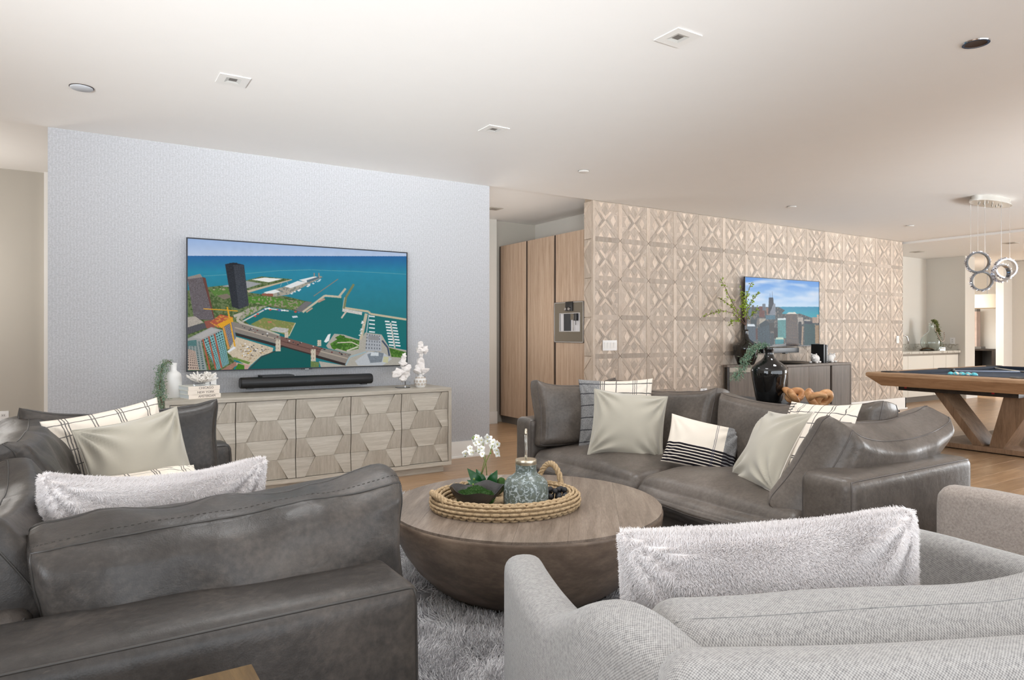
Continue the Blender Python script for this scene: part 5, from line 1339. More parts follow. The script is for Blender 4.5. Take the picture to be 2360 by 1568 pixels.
obj('clasp', MB().tube([(.0, .036*math.cos(a)*.95, .214+.070+.068*math.sin(a)) for a in np.linspace(.3*PI, .75*PI, 10)], .0062, 8), 'champagne', t, smooth=180, rot=(0, 0, math.radians(-37)))
# bead garland
t = thing('bead_garland', 'string of black wooden beads with jute tassels heaped in the tray', 'garland', cw(.215, 3.25, TF))
sp = MB().sphere((0, 0, 0), .0135, 14, 10, 1.08).mesh('bead'); finish(sp, 180); sp.materials.append(M['bead'])
rr_ = random.Random(4); cen = []
for k in range(32):
    for _ in range(300):
        a = rr_.random()*2*PI; r_ = .066*math.sqrt(rr_.random()); lvl = 0 if k < 15 else (1 if k < 26 else 2); r_ *= (1, .85, .6)[lvl]
        c = Vector((r_*math.cos(a)*1.0, r_*math.sin(a)*1.05, .015+lvl*.021))
        if all((c-d_).length > .0235 for d_ in cen): cen.append(c); break
for c in cen:
    o = bpy.data.objects.new('bead', sp); COL.objects.link(o); o.parent = t; o.location = c; o.rotation_euler = (rr_.random()*3, rr_.random()*3, 0)
mb = MB(); mb.tube([c+Vector((0, 0, .004)) for c in sorted(cen, key=lambda c: math.atan2(c.y, c.x))], .0022, 6)
for i in range(14): mb.tube([(-.01, -.066, .022), (-.015+rr_.gauss(0, .012), -.080+rr_.gauss(0, .006), .012), (-.02+rr_.gauss(0, .018), -.096, .004)], .0016, 5)
o = obj('cord', mb, 'jute', t, smooth=60)
# orchid
t = thing('orchid', 'white orchid with dark green leaves standing behind the black bowl', 'orchid', cw(-.135, 3.40, TF), math.radians(-32.5))
ruffle('moss_bed', t, 'moss_dark', [((-.075, 0, .028), .032, (1, 1, .9)), ((.06, .0, .035), .036, (1, 1, 1.0)), ((0, .01, .02), .038, (1.3, 1, .7)), ((.035, -.015, .02), .028, (1.2, 1, .8)), ((-.03, .01, .022), .03, (1, 1, .8))], 81, .15, 3, .2)
ruffle('moss_ball', t, 'moss', [((.082, .0, .052), .028, (.9, .9, 1.15))], 82, .12, 4, .2)
def leafblade(mb, base, tip, w, curl=.02, n=10, fold=.25):
    base, tip = Vector(base), Vector(tip); d = tip-base; up = Vector((0, 0, 1)); s_ = d.cross(Vector((.25, -1, .35))).normalized(); nn = s_.cross(d).normalized(); vs = []; fs = []
    for i in range(n+1):
        u = i/n; ww = w*math.sin(PI*min(1, .10+.90*u)**.9)*(1 if u < 1 else 0); c = base+d*u+nn*curl*math.sin(PI*u)
        vs += [c-s_*ww+nn*ww*fold, c, c+s_*ww+nn*ww*fold]
    for i in range(n):
        for j in range(2): a = i*3+j; fs.append((a, a+1, a+4, a+3))
    mb.add(vs, fs)
for b_, e_, w_ in (((-.02, .0, .03), (-.088, -.01, .135), .026), ((-.01, .0, .03), (-.045, .02, .125), .025), ((.01, 0, .03), (.062, .0, .125), .026), ((-.02, -.02, .03), (-.088, -.03, .08), .023), ((-.01, -.02, .03), (-.045, -.04, .08), .022), ((.0, -.02, .03), (.03, -.05, .075), .020), ((.02, .01, .03), (.035, .03, .105), .024)):
    mb = MB(); leafblade(mb, b_, e_, w_); obj('leaf', mb, 'leaf', t, smooth=180)
Dq = 3.40
def oz(u, v, dd=0): return ((u-1180)/1573*Dq+.135, dd, 1.24-(v-768)/1573*Dq-TF)
fl = [(1073, 1044, -.02), (1083, 1034, 0), (1090, 1041, -.03), (1097, 1024, .02), (1098, 1010, .02), (1110, 1014, -.01), (1121, 1016, .02), (1111, 1032, -.03), (1128, 1010, .0), (1137, 1018, -.02), (1146, 1024, .01), (1143, 1036, -.03), (1147, 1045, -.02), (1134, 1030, .02), (1112, 1044, -.04), (1104, 1016, .03)]
mb = MB()
for q_ in ([(1108, 1096), (1117, 1062), (1112, 1048), (1098, 1040), (1080, 1044)], [(1122, 1096), (1119, 1060), (1115, 1036), (1112, 1014)], [(1110, 1094), (1120, 1066), (1128, 1048), (1134, 1030), (1138, 1020)]):
    mb.tube([oz(u, v) for u, v in q_], .0022, 6)
obj('flower_stem', mb, 'stem', t, smooth=180)
rr2 = random.Random(11)
def flower(c, r, seed):
    rgx = random.Random(seed); ax = Vector((rgx.gauss(0, .5), -1, rgx.gauss(.1, .4))).normalized(); u = ax.cross(Vector((0, 0, 1))).normalized(); w = u.cross(ax); mb = MB()
    for k in range(5):
        a = 2*PI*k/5+rgx.random()*.3; d = u*math.cos(a)+w*math.sin(a); s_ = ax.cross(d); n = 5; vs = []; wid = r*(.42 if k % 2 else .55)
        for i in range(n+1):
            f = i/n; ww = wid*math.sin(PI*(.12+.88*f)) if f < 1 else 0; p_ = Vector(c)+d*r*f+ax*r*(.35*f*f*(-1 if k % 2 else .6)); vs += [p_-s_*ww, p_+ax*ww*.25, p_+s_*ww]
        mb.add(vs, [(i*3+j, i*3+j+1, i*3+j+4, i*3+j+3) for i in range(n) for j in range(2)])
    o = obj('flower', mb, 'petal', t, smooth=180)
    obj('flower_centre', MB().sphere(tuple(Vector(c)+ax*r*.1), r*.17, 8, 6), 'pollen', o, smooth=180)
fl += [(u+rr2.uniform(-7, 7), v+rr2.uniform(-7, 7), dd+rr2.uniform(-.02, .02)) for u, v, dd in fl[:12]]
for i, (u, v, dd) in enumerate(fl): flower(oz(u, v, dd), .0180, i)
mb = MB()
for u, v, dd in ((1070, 1048, -.01), (1072, 1051, 0), (1089, 1012, .02), (1092, 1009, .02), (1131, 1043, -.02), (1094, 1099, -.06), (1093, 1107, -.10)): mb.sphere(oz(u, v, dd), .005, 8, 6, 1.3)
obj('buds', mb, 'stem', t, smooth=180)

# ================================================================== table behind the grey sofa and its things
t = thing('sofa_table', 'narrow black table standing behind the grey leather sofa', 'table', (4.0, 3.08, 0))
obj('top', B(-.2, .2, -.83, .83, .735, .77), 'black', t, bevel=.003)
for x in (-.17, .17):
    for y in (-.79, .79): obj('leg', B(x-.02, x+.02, y-.02, y+.02, 0, .735), 'black', t, bevel=.002)
obj('stretcher', B(-.15, .15, -.79, -.77, .1, .13), 'black', t); obj('stretcher', B(-.15, .15, .77, .79, .1, .13), 'black', t)
def bottle_vase(label, loc, s, prof):
    t = thing('vase', label, 'vase', loc, 0, 'glossy black bottle vases'); obj('body', MB().lathe([(r*s, z*s) for r, z in prof], 56), 'black_gloss', t, smooth=60); return t
pv = [(0, 0), (.085, 0), (.095, .008), (.112, .09), (.131, .19), (.136, .235), (.130, .262), (.100, .292), (.062, .318), (.040, .340), (.033, .365), (.032, .392), (.037, .398), (.037, .410), (.034, .416), (.030, .412), (.026, .39), (.024, .35), (0, .34)]
bottle_vase('glossy black bottle vase on the table behind the sofa', (4.0, 3.0, .771), .89, pv)
t = thing('hanging_sprig', 'blue green hanging sprig drooping from the black vase behind the sofa', 'plant', (4.0, 3.0, 1.13))
path = [(0, 0, -.02), (-.02, .012, .03), (-.06, .035, .035), (-.10, .06, -.0), (-.135, .085, -.07), (-.16, .105, -.14), (-.20, .13, -.20)]
obj('stem', MB().tube(path, .0025, 6), 'twig', t, smooth=180)
foliage('foliage', 'leaf_blue', t, path[1:], 620, .026, .0024, 13, .016, 1.0); foliage('foliage', 'leaf_sage', t, path[2:], 320, .026, .0024, 14, .018, 1.0)
def knot(label, loc, rz, seed, tl=0):
    t = thing('wood_knot', label, 'ornament', loc, rz, 'carved wood knots')
    R_ = .043
    for k in range(3):
        pts = []
        for i in range(40):
            a = 2*PI*i/40; pts.append((R_*1.15*math.cos(a), R_*.82*math.sin(a), 0))
        m_ = Euler(((.95, .5, -.55)[k], (.35, -.75, .55)[k]+tl, (0, 1.1, 2.3)[k])).to_matrix()
        off = Vector(((-.036, .0, .036)[k], (.0, .018, -.004)[k], .052+(0, .008, 0)[k]-.006))
        mb = MB().tube([m_@Vector(p)+off for p in pts], .0180, 10, True, sx=1.45)
        obj('link', mb, 'knot', t, smooth=180)
    return t
knot('carved wooden chain knot beside the black vase behind the sofa', (4.03, 2.83, .772), .5, 1)
knot('carved wooden chain knot nearer the table end, apart from the vase', (4.03, 2.655, .772), 2.2, 2, .4)
t = thing('throw', 'black knitted throw lying over the end of the table behind the sofa', 'throw', (4.0, 2.30, .771))
fn = soft_fn((.30, .20, .022), (.03, .03, .010), (0, 0, .004), .006, 91, 6, 22)
soft('folded_cloth', fn, 'black_cloth', t, (30, 20, 4), (), None, mw=T((.0, .04, .013)))
mb = MB(); rgx = random.Random(3)
for i in range(26): x = -.14+.28*i/25; mb.tube([(x, -.05, .014), (x+rgx.gauss(0, .004), -.085, .013), (x+rgx.gauss(0, .01), -.115, .004)], .004, 5)
obj('fringe', mb, 'black_cloth', t, kind='stuff')

# ================================================================== media console on the panelled wall
t = thing('media_console', 'grey brown oak media console under the skyline television', 'cabinet', (6.53, 5.50, 0))
LW = 2.60; H_ = .83
foot_ = [(.50, .40), (1.16, 0), (LW, 0), (LW, .47), (.50, .47)]      # the near end is canted back to the wall
def inset_(k): return [(.50+k, .40+k*.6), (1.16+k*.4, k), (LW-k, k), (LW-k, .465), (.50+k, .465)]
obj('top', MB().prism(foot_, H_-.03, H_, 'z'), 'media_wood', t, bevel=.002)
obj('carcass', MB().prism(inset_(.03), .06, H_-.03, 'z'), plain('dark_carcass', S(46, 42, 40), .6), t)
obj('plinth', MB().prism(inset_(.06), 0, .06, 'z'), 'black', t)
obj('end_panel', B(LW-.02, LW, 0, .45, .03, H_-.03), 'media_wood', t)
for a, b in ((1.19, 1.630), (1.634, 2.105), (2.15, LW-.02)): obj('door', B(a, b, .004, .028, .06, H_-.033), 'media_wood', t, bevel=.0015)
ang_ = math.atan2(-.40, .66); Lc = math.hypot(.66, .40)
obj('end_panel', B(.0, .03, .0, .05, .03, H_-.033), 'dark_oak', t, loc=(.50, .40, 0), rot=(0, 0, ang_))
obj('door', B(.034, Lc-.02, .006, .028, .06, H_-.10), 'media_wood', t, loc=(.50, .40, 0), rot=(0, 0, ang_), bevel=.0015)
obj('drawer', B(.034, Lc-.02, .006, .028, H_-.095, H_-.033), 'sideboard_h', t, loc=(.50, .40, 0), rot=(0, 0, ang_), bevel=.0015)
obj('knob', MB().sphere((0, 0, 0), .014, 12, 8), 'black', t, loc=(.50+.66*.42, .40-.40*.42-.012, H_-.066), smooth=180)
pv1 = [(0, 0), (.095, 0), (.11, .01), (.145, .10), (.168, .20), (.170, .235), (.160, .262), (.125, .295), (.078, .322), (.048, .350), (.034, .385), (.031, .45), (.034, .475), (.030, .478), (.025, .45), (0, .42)]
bottle_vase('glossy black bottle vase with green branches on the media console', (7.30, 5.825, .831), .95, pv1)
def zc(u, v, y=5.70):
    a = (u-1180)/1573; dx, dy = FWX+RTX*a, FWY+RTY*a; s_ = y/dy; return Vector((dx*s_, y, 1.24-(v-768)/1573*s_))
root = Vector((7.30, 5.825, 1.275))
for bi, q_ in enumerate(([(1700, 720), (1684, 690), (1672, 665), (1660, 643)], [(1704, 728), (1685, 706), (1668, 694), (1656, 686)], [(1705, 738), (1690, 722), (1665, 716), (1645, 720), (1622, 731)], [(1712, 715), (1711, 690), (1708, 660)], [(1718, 705), (1722, 680), (1731, 653)], [(1720, 725), (1728, 700), (1748, 674)], [(1722, 735), (1738, 722), (1749, 709)], [(1705, 740), (1690, 738), (1680, 752)], [(1716, 730), (1717, 700), (1722, 672)])):
    t = thing('branch', ('budding branch rising highest from the console vase, against the panelled wall', 'budding branch just below the highest one in the console vase', 'long low budding branch reaching farthest sideways from the console vase', 'dense upright budding branch beside the edge of the skyline screen', 'budding branch crossing the top corner of the skyline screen', 'budding branch slanting in front of the skyline screen', 'low budding branch in front of the skyline screen buildings', 'short drooping budding branch at the foot of the vase bunch', 'middle upright budding branch overlapping the skyline screen edge')[bi], 'branch', tuple(root), 0, 'budding branches in the console vase')
    P_ = [Vector((0, 0, -.25)), Vector((0, 0, .06))]+[zc(u, v, 5.79-.02*(bi % 3))-root for u, v in q_]
    obj('twig', MB().tube(P_, .0035, 5), 'twig', t, smooth=180)
    foliage('leaves', 'leaf_lime', t, P_[2:], 42 if bi not in (3, 5, 8) else 70, .030, .011, 100+bi, .012, 0)
def stone_bear(label, loc, rz):
    t = thing('stone_bear', label, 'figurine', loc, rz, 'white stone bear bookends')
    bm = bmesh.new()
    for c, r, sc in (((.03, 0, .058), .058, (1.25, .9, 1)), ((-.065, 0, .085), .042, (1.1, .95, .95)), ((-.105, 0, .074), .022, (1.1, 1, .8)), ((-.06, .03, .122), .012, (1, 1, 1)), ((-.06, -.03, .122), .012, (1, 1, 1)), ((-.07, .04, .015), .018, (1.8, 1, .8)), ((-.07, -.04, .015), .018, (1.8, 1, .8)), ((.06, .045, .016), .02, (1.7, 1, .8)), ((.06, -.045, .016), .02, (1.7, 1, .8))):
        b = bmesh.ops.create_icosphere(bm, subdivisions=3, radius=r)
        for v in b['verts']: v.co = Vector((v.co.x*sc[0]+c[0], v.co.y*sc[1]+c[1], max(v.co.z*sc[2]+c[2], 0)))
    me = bpy.data.meshes.new('body'); bm.to_mesh(me); bm.free(); finish(me, 180); obj('body', me, 'ceramic', t)
    mb = MB().sphere((-.128, 0, .078), .007, 8, 6).sphere((-.102, .02, .098), .004, 6, 4).sphere((-.102, -.02, .098), .004, 6, 4); obj('face', mb, plain('grey_mark', S(120, 118, 116), .6), t)
    return t
stone_bear('white stone animal bookend in front of the black books', (8.47, 5.62, .8305), .35)
stone_bear('white stone animal bookend behind the black books, mostly hidden', (8.86, 5.64, .8305), PI+.2)
for k, (dx, hgt, mt) in enumerate(((0, .255, 'black'), (.034, .25, 'black_cloth'), (.064, .245, 'black'))):
    t = thing('book', ('black upright book next to the stone animal', 'black cloth upright book between two others', 'black upright book with pale lettering on its spine')[k], 'book', (8.635+dx, 5.60, .8305), 0, 'black books on the media console')
    obj('cover', MB().box(0, .003, 0, .19, 0, hgt).box(.027, .030, 0, .19, 0, hgt).box(0, .03, -.002, .003, 0, hgt), mt, t, bevel=.0008); obj('page_block', B(.003, .027, .004, .186, .004, hgt-.004), 'page', t)
    if k == 2:
        mb = MB()
        for i in range(9): mb.box(.009, .021, -.0032, -.0022, .03+i*.021, .043+i*.021)
        obj('spine_print', mb, 'ceramic', t, kind='stuff')
t = thing('dish', 'long pale glass dish on the media console behind the sofa vase', 'dish', (8.0, 5.66, .8305)); obj('body', MB().lathe([(0, 0), (.12, 0), (.22, .03), (.225, .034), (.20, .028), (.11, .006), (0, .006)], 40), 'steel', t, smooth=40)

# ================================================================== billiard table
t = thing('pool_table', 'walnut billiard table with navy cloth and sloping V shaped legs', 'pool table', (8.95, 3.55, 0))
ax0, ax1, ay0, ay1 = -1.45, 1.45, -.80, .80; zt, zm, zl_ = .802, .762, .652
def ring(mb, o0, z0, o1, z1):
    """a sloping board ring from rectangle offset o0 at z0 to o1 at z1"""
# four apron boards, each with a bevelled top edge and an undercut face
def apron(pa, pb, n):
    # pa, pb: outer top corners; n inward normal; mitred
    d = Vector((pb[0]-pa[0], pb[1]-pa[1], 0)).normalized(); nv = Vector((*n, 0))
    prof = [(.012, zt), (0, zm+.028), (0, zm), (.115, zl_), (.15, zl_), (.15, zt-.03), (.15, zt)]
    vs = []
    for P_, sgn in ((pa, 1), (pb, -1)):
        for o_, z in prof: vs.append((P_[0]+nv.x*o_+d.x*o_*sgn, P_[1]+nv.y*o_+d.y*o_*sgn, z))
    m = len(prof); fs = [(i, (i+1) % m, m+(i+1) % m, m+i) for i in range(m)]+[tuple(range(m))[::-1], tuple(range(m, 2*m))]
    return MB().add(vs, fs)
cs = [(ax0, ay0), (ax1, ay0), (ax1, ay1), (ax0, ay1)]
for (a, b, n, mt) in ((cs[0], cs[1], (0, 1), 'x'), (cs[1], cs[2], (-1, 0), 'y'), (cs[2], cs[3], (0, -1), 'x'), (cs[3], cs[0], (1, 0), 'y')):
    mat_ = 'pool_wood' if mt == 'y' else M.setdefault('pool_wood_x', wood('walnut_brown_long', S(140, 108, 80), S(176, 142, 110), S(198, 166, 134), (1.2, 12, 12), .42, 1.0))
    obj('apron', apron(a, b, n), mat_, t)
obj('bed', B(ax0+.15, ax1-.15, ay0+.15, ay1-.15, .70, .768), 'cloth_navy', t)
for x0, x1, y0, y1 in ((ax0+.15, ax0+.235, ay0+.25, ay1-.25), (ax1-.235, ax1-.15, ay0+.25, ay1-.25), (ax0+.25, -.07, ay0+.15, ay0+.235), (.07, ax1-.25, ay0+.15, ay0+.235), (ax0+.25, -.07, ay1-.235, ay1-.15), (.07, ax1-.25, ay1-.235, ay1-.15)):
    obj('cushion_rail', B(x0, x1, y0, y1, .768, .806), 'rail_navy', t, bevel=.006)
for x in (ax0+.19, 0, ax1-.19):
    for y in (ay0+.17, ay1-.17):
        o = obj('pocket', MB().lathe([(.060, .768), (.060, .805), (.085, .812), (.092, .808), (.092, .78)], 24), 'black', t, loc=(x, y, 0), smooth=40)
        obj('pocket_well', MB().lathe([(0, .7695), (.06, .7695)], 24), 'black_cloth', o)
obj('under_frame', B(ax0+.27, ax1-.27, ay0+.22, ay1-.22, .60, zl_), 'dark_oak', t, bevel=.003)
for x in (ax0+.268,): 
    for y in (.50, -.36): obj('red_tag', B(x-.004, x, y-.012, y+.012, .625, .645), 'red', t, label='small red tag')
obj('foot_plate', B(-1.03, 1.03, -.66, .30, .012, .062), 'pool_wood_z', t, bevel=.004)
obj('glide', B(-.98, .98, -.61, .25, 0, .012), 'black', t)
def slab_leg(xa, xb, yt, yb_, w_t, w_b):
    v = [(xa, yb_-w_b/2, .062), (xa, yb_+w_b/2, .062), (xa, yt+w_t/2, .60), (xa, yt-w_t/2, .60)]; v += [(xb, *p_[1:]) for p_ in v]
    return MB().add(v, [(3, 2, 1, 0), (4, 5, 6, 7), (0, 1, 5, 4), (1, 2, 6, 5), (2, 3, 7, 6), (3, 0, 4, 7)])
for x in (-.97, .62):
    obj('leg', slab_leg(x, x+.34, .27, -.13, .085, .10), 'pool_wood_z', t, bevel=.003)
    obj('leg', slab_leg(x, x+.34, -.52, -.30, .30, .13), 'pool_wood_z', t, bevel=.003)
def ball(x, y, m, stripe, label):
    t = thing('billiard_ball', label, 'ball', (x, y, .768+.0286), random.random()*2.0, 'turquoise and cream billiard balls')
    obj('ball', MB().sphere((0, 0, 0), .0286, 20, 14), m, t, smooth=180)
    b = MB(); n = 24
    for r_, z in ((.0290, -.009), (.0290, .009)): pass
    if stripe: b.lathe([(.0275, -.0095), (.0289, -.005), (.0290, 0), (.0289, .005), (.0275, .0095)], 24); obj('stripe', b, 'ball_white' if m == 'turq' else 'turq', t, smooth=180, rot=(.9, .3, 0))
    d = MB().lathe([(0, .0291), (.006, .0284), (.008, .0278)], 14); obj('number_spot', d, 'ball_white' if not stripe else 'turq', t, smooth=180, rot=(-1.2, .3, 0))
labs = ['plain turquoise ball at the hall end of the front rack row', 'cream striped ball second in the front rack row', 'plain turquoise ball in the middle of the front rack row', 'cream striped ball fourth in the front rack row', 'plain turquoise ball at the camera end of the front rack row',
        'turquoise ball in the second rack row, nearest the hall', 'cream striped ball in the second rack row', 'turquoise ball in the second rack row behind the striped one', 'turquoise ball in the second rack row, nearest the camera']
k = 0
for r_ in range(2):
    for i in range(5-r_):
        ball(7.93+r_*.0505, 3.66-i*.0585-r_*.029, 'turq' if (k in (0, 2, 4, 5, 7, 8)) else 'ball_white', k in (1, 3, 6), labs[k]); k += 1
def cue(label, a, b, m1, m2):
    t = thing('cue', label, 'cue', a, 0, 'cue sticks on the billiard table'); L = Vector(b)-Vector(a)
    obj('shaft', MB().tube([(0, 0, 0), L*.55], [.0062, .0095], 10), m1, t, smooth=60); obj('butt', MB().tube([L*.55, L*.97, L], [.0095, .0145, .013], 10), m2, t, smooth=60)
    obj('ferrule', MB().tube([L*-.02, L*.012], [.0064, .0066], 10), 'cue_tip', t, smooth=60); obj('ring', MB().tube([L*.545, L*.553], [.0112, .0112], 10), 'cue_dark', t)
cue('pale blue cue stick pointing at the side pocket', (8.98, 4.10, .782), (9.75, 2.82, .790), 'cue_white', 'cue_white')
cue('dark cue stick crossing behind the pale one', (10.05, 4.10, .786), (8.75, 3.10, .788), 'cue_tip', 'cue_dark')

# ================================================================== ring chandelier over the billiard table
CX, CY = 8.59, 3.55
t = thing('ring_chandelier', 'chrome ring chandelier with crystal edged hoops over the billiard table', 'chandelier', (CX, CY, 2.74), .0)
n = 48; ov = [(.40*math.copysign(abs(math.cos(2*PI*i/n))**.9, math.cos(2*PI*i/n)), .13*math.sin(2*PI*i/n)) for i in range(n)]
obj('canopy', MB().prism([(x*.93, y*.93) for x, y in ov], -.045, -.001, 'z').prism(ov, -.062, -.045, 'z'), plain('canopy_silver', S(216, 214, 208), .25, .6), t, smooth=40)
mb = MB(); rgx = random.Random(2)
for x, y in ((-.22, .02), (-.17, .05), (-.15, -.03), (-.12, .02), (-.06, -.04), (.10, .03), (.12, -.03), (.17, .02), (.19, -.03), (.24, .0)): mb.lathe([(0, -.075), (.006, -.075), (.006, -.06), (0, -.06)], 10, (x, y, 0))
obj('grips', mb, 'bronze_glass', t, kind='stuff')
def px(u, v, D=7.61):
    p_ = cw((u-1180)/1573*D, D); return Vector((p_[0]-CX, p_[1]-CY, 1.24-(v-768)/1573*D-2.74))
def hoop(u, v, ru, yawv, tiltv, cables, chrome='chrome', D=7.61):
    c = px(u, v, D); r_ = ru/1573*D
    R3 = (Matrix.Rotation(math.radians(-67.5)+yawv, 3, 'Z')@Matrix.Rotation(tiltv, 3, 'X'))   # hoop axis starts along the view
    def P_(a, rad, dep): return c+R3@Vector((rad*math.cos(a), dep, rad*math.sin(a)))
    n = 56; vs = []
    for i in range(n):
        a = 2*PI*i/n
        for rad, dep in ((r_*.86, -.030), (r_*.98, -.030), (r_*.98, .030), (r_*.86, .030)): vs.append(P_(a, rad, dep))
    fs = [(i*4+j, i*4+(j+1) % 4, ((i+1) % n)*4+(j+1) % 4, ((i+1) % n)*4+j) for i in range(n) for j in range(4)]
    o = obj('hoop', MB().add(vs, fs), chrome, t, smooth=40)
    mb = MB()
    for i in range(300):
        a = rgx.random()*2*PI; dep = rgx.uniform(-.028, .028); p0 = P_(a, r_*.97, dep); p1 = P_(a+rgx.gauss(0, .08), r_*1.0+rgx.uniform(.004, .020), dep+rgx.gauss(0, .006)); d = (p1-p0); s_ = d.orthogonal().normalized()*.0034; w_ = d.cross(s_).normalized()*.0034
        mb.add([p0+s_, p0+w_, p0-s_, p0-w_, p1], [(0, 1, 4), (1, 2, 4), (2, 3, 4), (3, 0, 4), (3, 2, 1, 0)])
    obj('crystals', mb, M.setdefault('crystal_bright', plain('crystal_bright', (.62, .62, .66, 1), .08, .7)), o, kind='stuff')
    for cu, ang in cables:
        top = P_(ang, r_*.98, 0); obj('cable', MB().tube([(top.x, top.y, top.z), (top.x, top.y, -.06)], .0012, 5), 'steel', t)
hoop(2253, 605, 24, .28, .06, ((0, 2.2), (0, 1.57), (0, .9)), 'dark_chrome')
hoop(2262, 648, 22, .28, .06, ((0, 1.3), ), 'dark_chrome')
hoop(2317, 619, 23, .42, .06, ((0, 2.0), (0, 1.2)))
hoop(2307, 630, 20, .62, .05, ((0, 1.57), ), D=7.4)

# ================================================================== kitchenette
t = thing('base_cabinet', 'pale gloss base cabinet run under the stone counter in the kitchenette', 'cabinet', (11.47, 6.40, 0))
obj('carcass', B(0, 2.72, .022, .595, .10, .868), 'lacquer', t); obj('plinth', B(0, 2.72, .06, .58, 0, .10), 'toe', t)
obj('grip_channel', B(0, 2.72, .004, .022, .835, .868), plain('grip_grey', S(150, 142, 132), .4, .3), t)
for a, b in ((0, .88), (.884, 1.76), (1.764, 2.22), (2.224, 2.68)): obj('door', B(a, b-.003, 0, .02, .105, .832), 'lacquer', t, bevel=.0015)
t = thing('countertop', 'pale veined stone counter with a low upstand in the kitchenette', 'countertop', (11.47, 6.37, .868))
obj('slab', B(0, 2.725, 0, .628, .0005, .042), 'stone', t, bevel=.002); obj('upstand', B(0, 2.70, .61, .628, .042, .165), 'stone', t); obj('upstand', B(2.706, 2.725, .03, .628, .042, .165), 'stone', t)
t = thing('faucet', 'chrome kitchenette tap showing past the panelled wall edge', 'faucet', (12.87, 6.82, .911)); obj('spout', MB().tube([(0, 0, 0), (0, 0, .22), (.02, -.02, .27), (.075, -.05, .285), (.125, -.07, .26), (.145, -.08, .19), (.148, -.082, .13)], .013, 10), 'chrome', t, smooth=180); obj('base', MB().lathe([(0, 0), (.025, 0), (.022, .03), (0, .03)], 16), 'chrome', t)
t = thing('glass_bottle', 'large clear green glass bottle on the kitchenette counter', 'bottle', (13.70, 6.66, .9105))
obj('body', MB().lathe([(0, 0), (.10, 0), (.152, .03), (.184, .10), (.187, .17), (.168, .24), (.125, .30), (.07, .345), (.047, .385), (.044, .49), (.052, .52), (.046, .52), (.038, .49), (.041, .385), (.065, .34), (.12, .294), (.162, .236), (.181, .17), (.178, .10), (.147, .034), (.097, .008), (0, .008)], 40), 'glass_green', t, smooth=60)
t = thing('trailing_plant', 'olive trailing plant hanging from the green glass bottle neck', 'plant', (13.70, 6.66, 1.44))
for k, q_ in enumerate(([(0, 0, -.06), (.02, -.02, .05), (.07, -.05, .0), (.11, -.08, -.14), (.13, -.09, -.30), (.15, -.10, -.46)], [(0, 0, -.05), (.01, -.03, .06), (.06, -.07, .0), (.085, -.09, -.18), (.09, -.10, -.36)], [(0, 0, -.05), (.0, -.02, .05), (.035, -.06, .01), (.05, -.08, -.12), (.06, -.09, -.24)], [(0, 0, -.05), (.03, -.01, .05), (.10, -.04, -.03), (.145, -.06, -.20), (.17, -.08, -.40)])):
    o = obj('vine', MB().tube(q_, .003, 5), 'leaf_olive', t, smooth=180); foliage('leaves', 'leaf_olive', o, q_[1:], 210, .026, .008, 200+k, .014, .6)
t = thing('bead_string', 'brown and white bead string looped round the glass bottle', 'garland', (13.70, 6.66, 1.26))
bd = MB().sphere((0, 0, 0), .010, 8, 6).mesh('bead'); finish(bd, 180); bd.materials.append(M['twig']); bd2 = bd.copy(); bd2.materials.clear(); bd2.materials.append(M['ball_white'])
for i in range(34):
    a = PI*1.02+PI*.96*i/33; r_ = .115; p_ = Vector((.03+r_*math.cos(a)*1.05, -.150-.03*math.sin(-a), -.01+.17*math.sin(a)))
    o = bpy.data.objects.new('bead', bd if i % 2 else bd2); COL.objects.link(o); o.parent = t; o.location = p_
obj('cord', MB().tube([(-.09, -.13, .0), (-.04, -.09, .05), (.05, -.08, .06), (.15, -.13, .0)], .003, 5), 'jute', t, smooth=180)
t = thing('counter_dish', 'dark bronze looped dish on the counter in front of the glass bottle', 'dish', (13.33, 6.56, .9105)); obj('ring', MB().tube([(.15*math.cos(a), .10*math.sin(a), .03+.018*math.sin(2*a)) for a in np.linspace(0, 2*PI, 32, endpoint=False)], .012, 8, True), plain('bronze', S(70, 54, 34), .3, .6), t, smooth=180); obj('base', MB().lathe([(0, 0), (.10, 0), (.12, .012), (0, .012)], 24), plain('bronze_base', S(60, 46, 30), .35, .6), t)
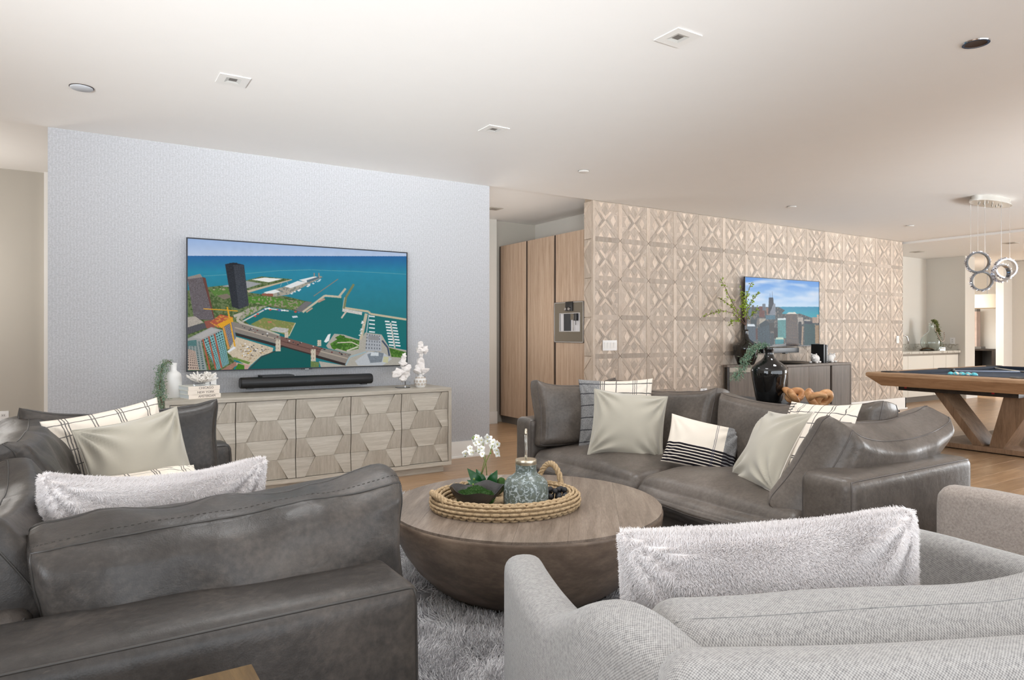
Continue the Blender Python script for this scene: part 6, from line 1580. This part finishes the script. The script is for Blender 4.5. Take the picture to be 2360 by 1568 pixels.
t = thing('card_stand', 'small grey edged card stand beside the glass bottle', 'card stand', (13.98, 6.60, .9105), -.5); obj('frame', MB().box(-.055, .055, -.01, .01, 0, .012).box(-.055, .055, -.008, .008, .012, .055), 'steel', t); obj('card', B(-.045, .045, -.0095, -.008, .016, .05), 'ceramic', t)

# ================================================================== through the opening
t = thing('pendant_lamp', 'wide pale drum shade lamp seen through the opening past the pier', 'lamp', (17.3, 7.22, 0))
obj('shade', MB().lathe([(.40, 1.80), (.40, 2.10), (.39, 2.10), (.39, 1.80), (.40, 1.80)], 40), 'shade', t, smooth=40); obj('rod', MB().tube([(0, 0, 2.05), (0, 0, 2.704)], .008, 8), 'steel', t); obj('diffuser', MB().lathe([(0, 1.805), (.389, 1.805)], 40), 'shade', t)
t = thing('dark_cabinet', 'dark framed low cabinet with a pale panel beyond the opening', 'cabinet', (17.8, 7.29, 0)); obj('frame', MB().box(0, .40, 0, 1.0, .83, .87).box(0, .40, 0, .05, 0, .83).box(0, .40, .95, 1.0, 0, .83).box(0, .40, .05, .95, 0, .06).box(0, .40, .40, .46, .06, .83), 'dark_oak', t); obj('open_back', B(.37, .39, .05, .40, .06, .83), 'black', t); obj('pale_panel', B(.0, .02, .46, .95, .06, .83), 'tall_wood', t)
t = thing('pillar_speaker', 'slim pale patterned column with a dark cap on the dark cabinet', 'column', (17.98, 7.69, .871)); obj('shaft', B(-.09, .09, 0, .3, .05, .88), plain('crackled_pale', S(206, 186, 176), .7, var=.25), t); obj('cap', B(-.09, .09, 0, .3, .88, .94), 'toe', t); obj('base', B(-.11, .11, -.10, .32, 0, .05), 'toe', t)

# ================================================================== side table at the foot of the frame
t = thing('side_table', 'honey brown wooden side table, only one corner showing behind the nearest sofa arm', 'table', (.05, 1.17, 0))
obj('top', B(-.235, .235, -.215, .215, .565, .60), 'side_wood', t, bevel=.003)
for x in (-.2, .2):
    for y in (-.18, .18): obj('leg', B(x-.02, x+.02, y-.02, y+.02, 0, .565), 'side_wood', t, bevel=.002)
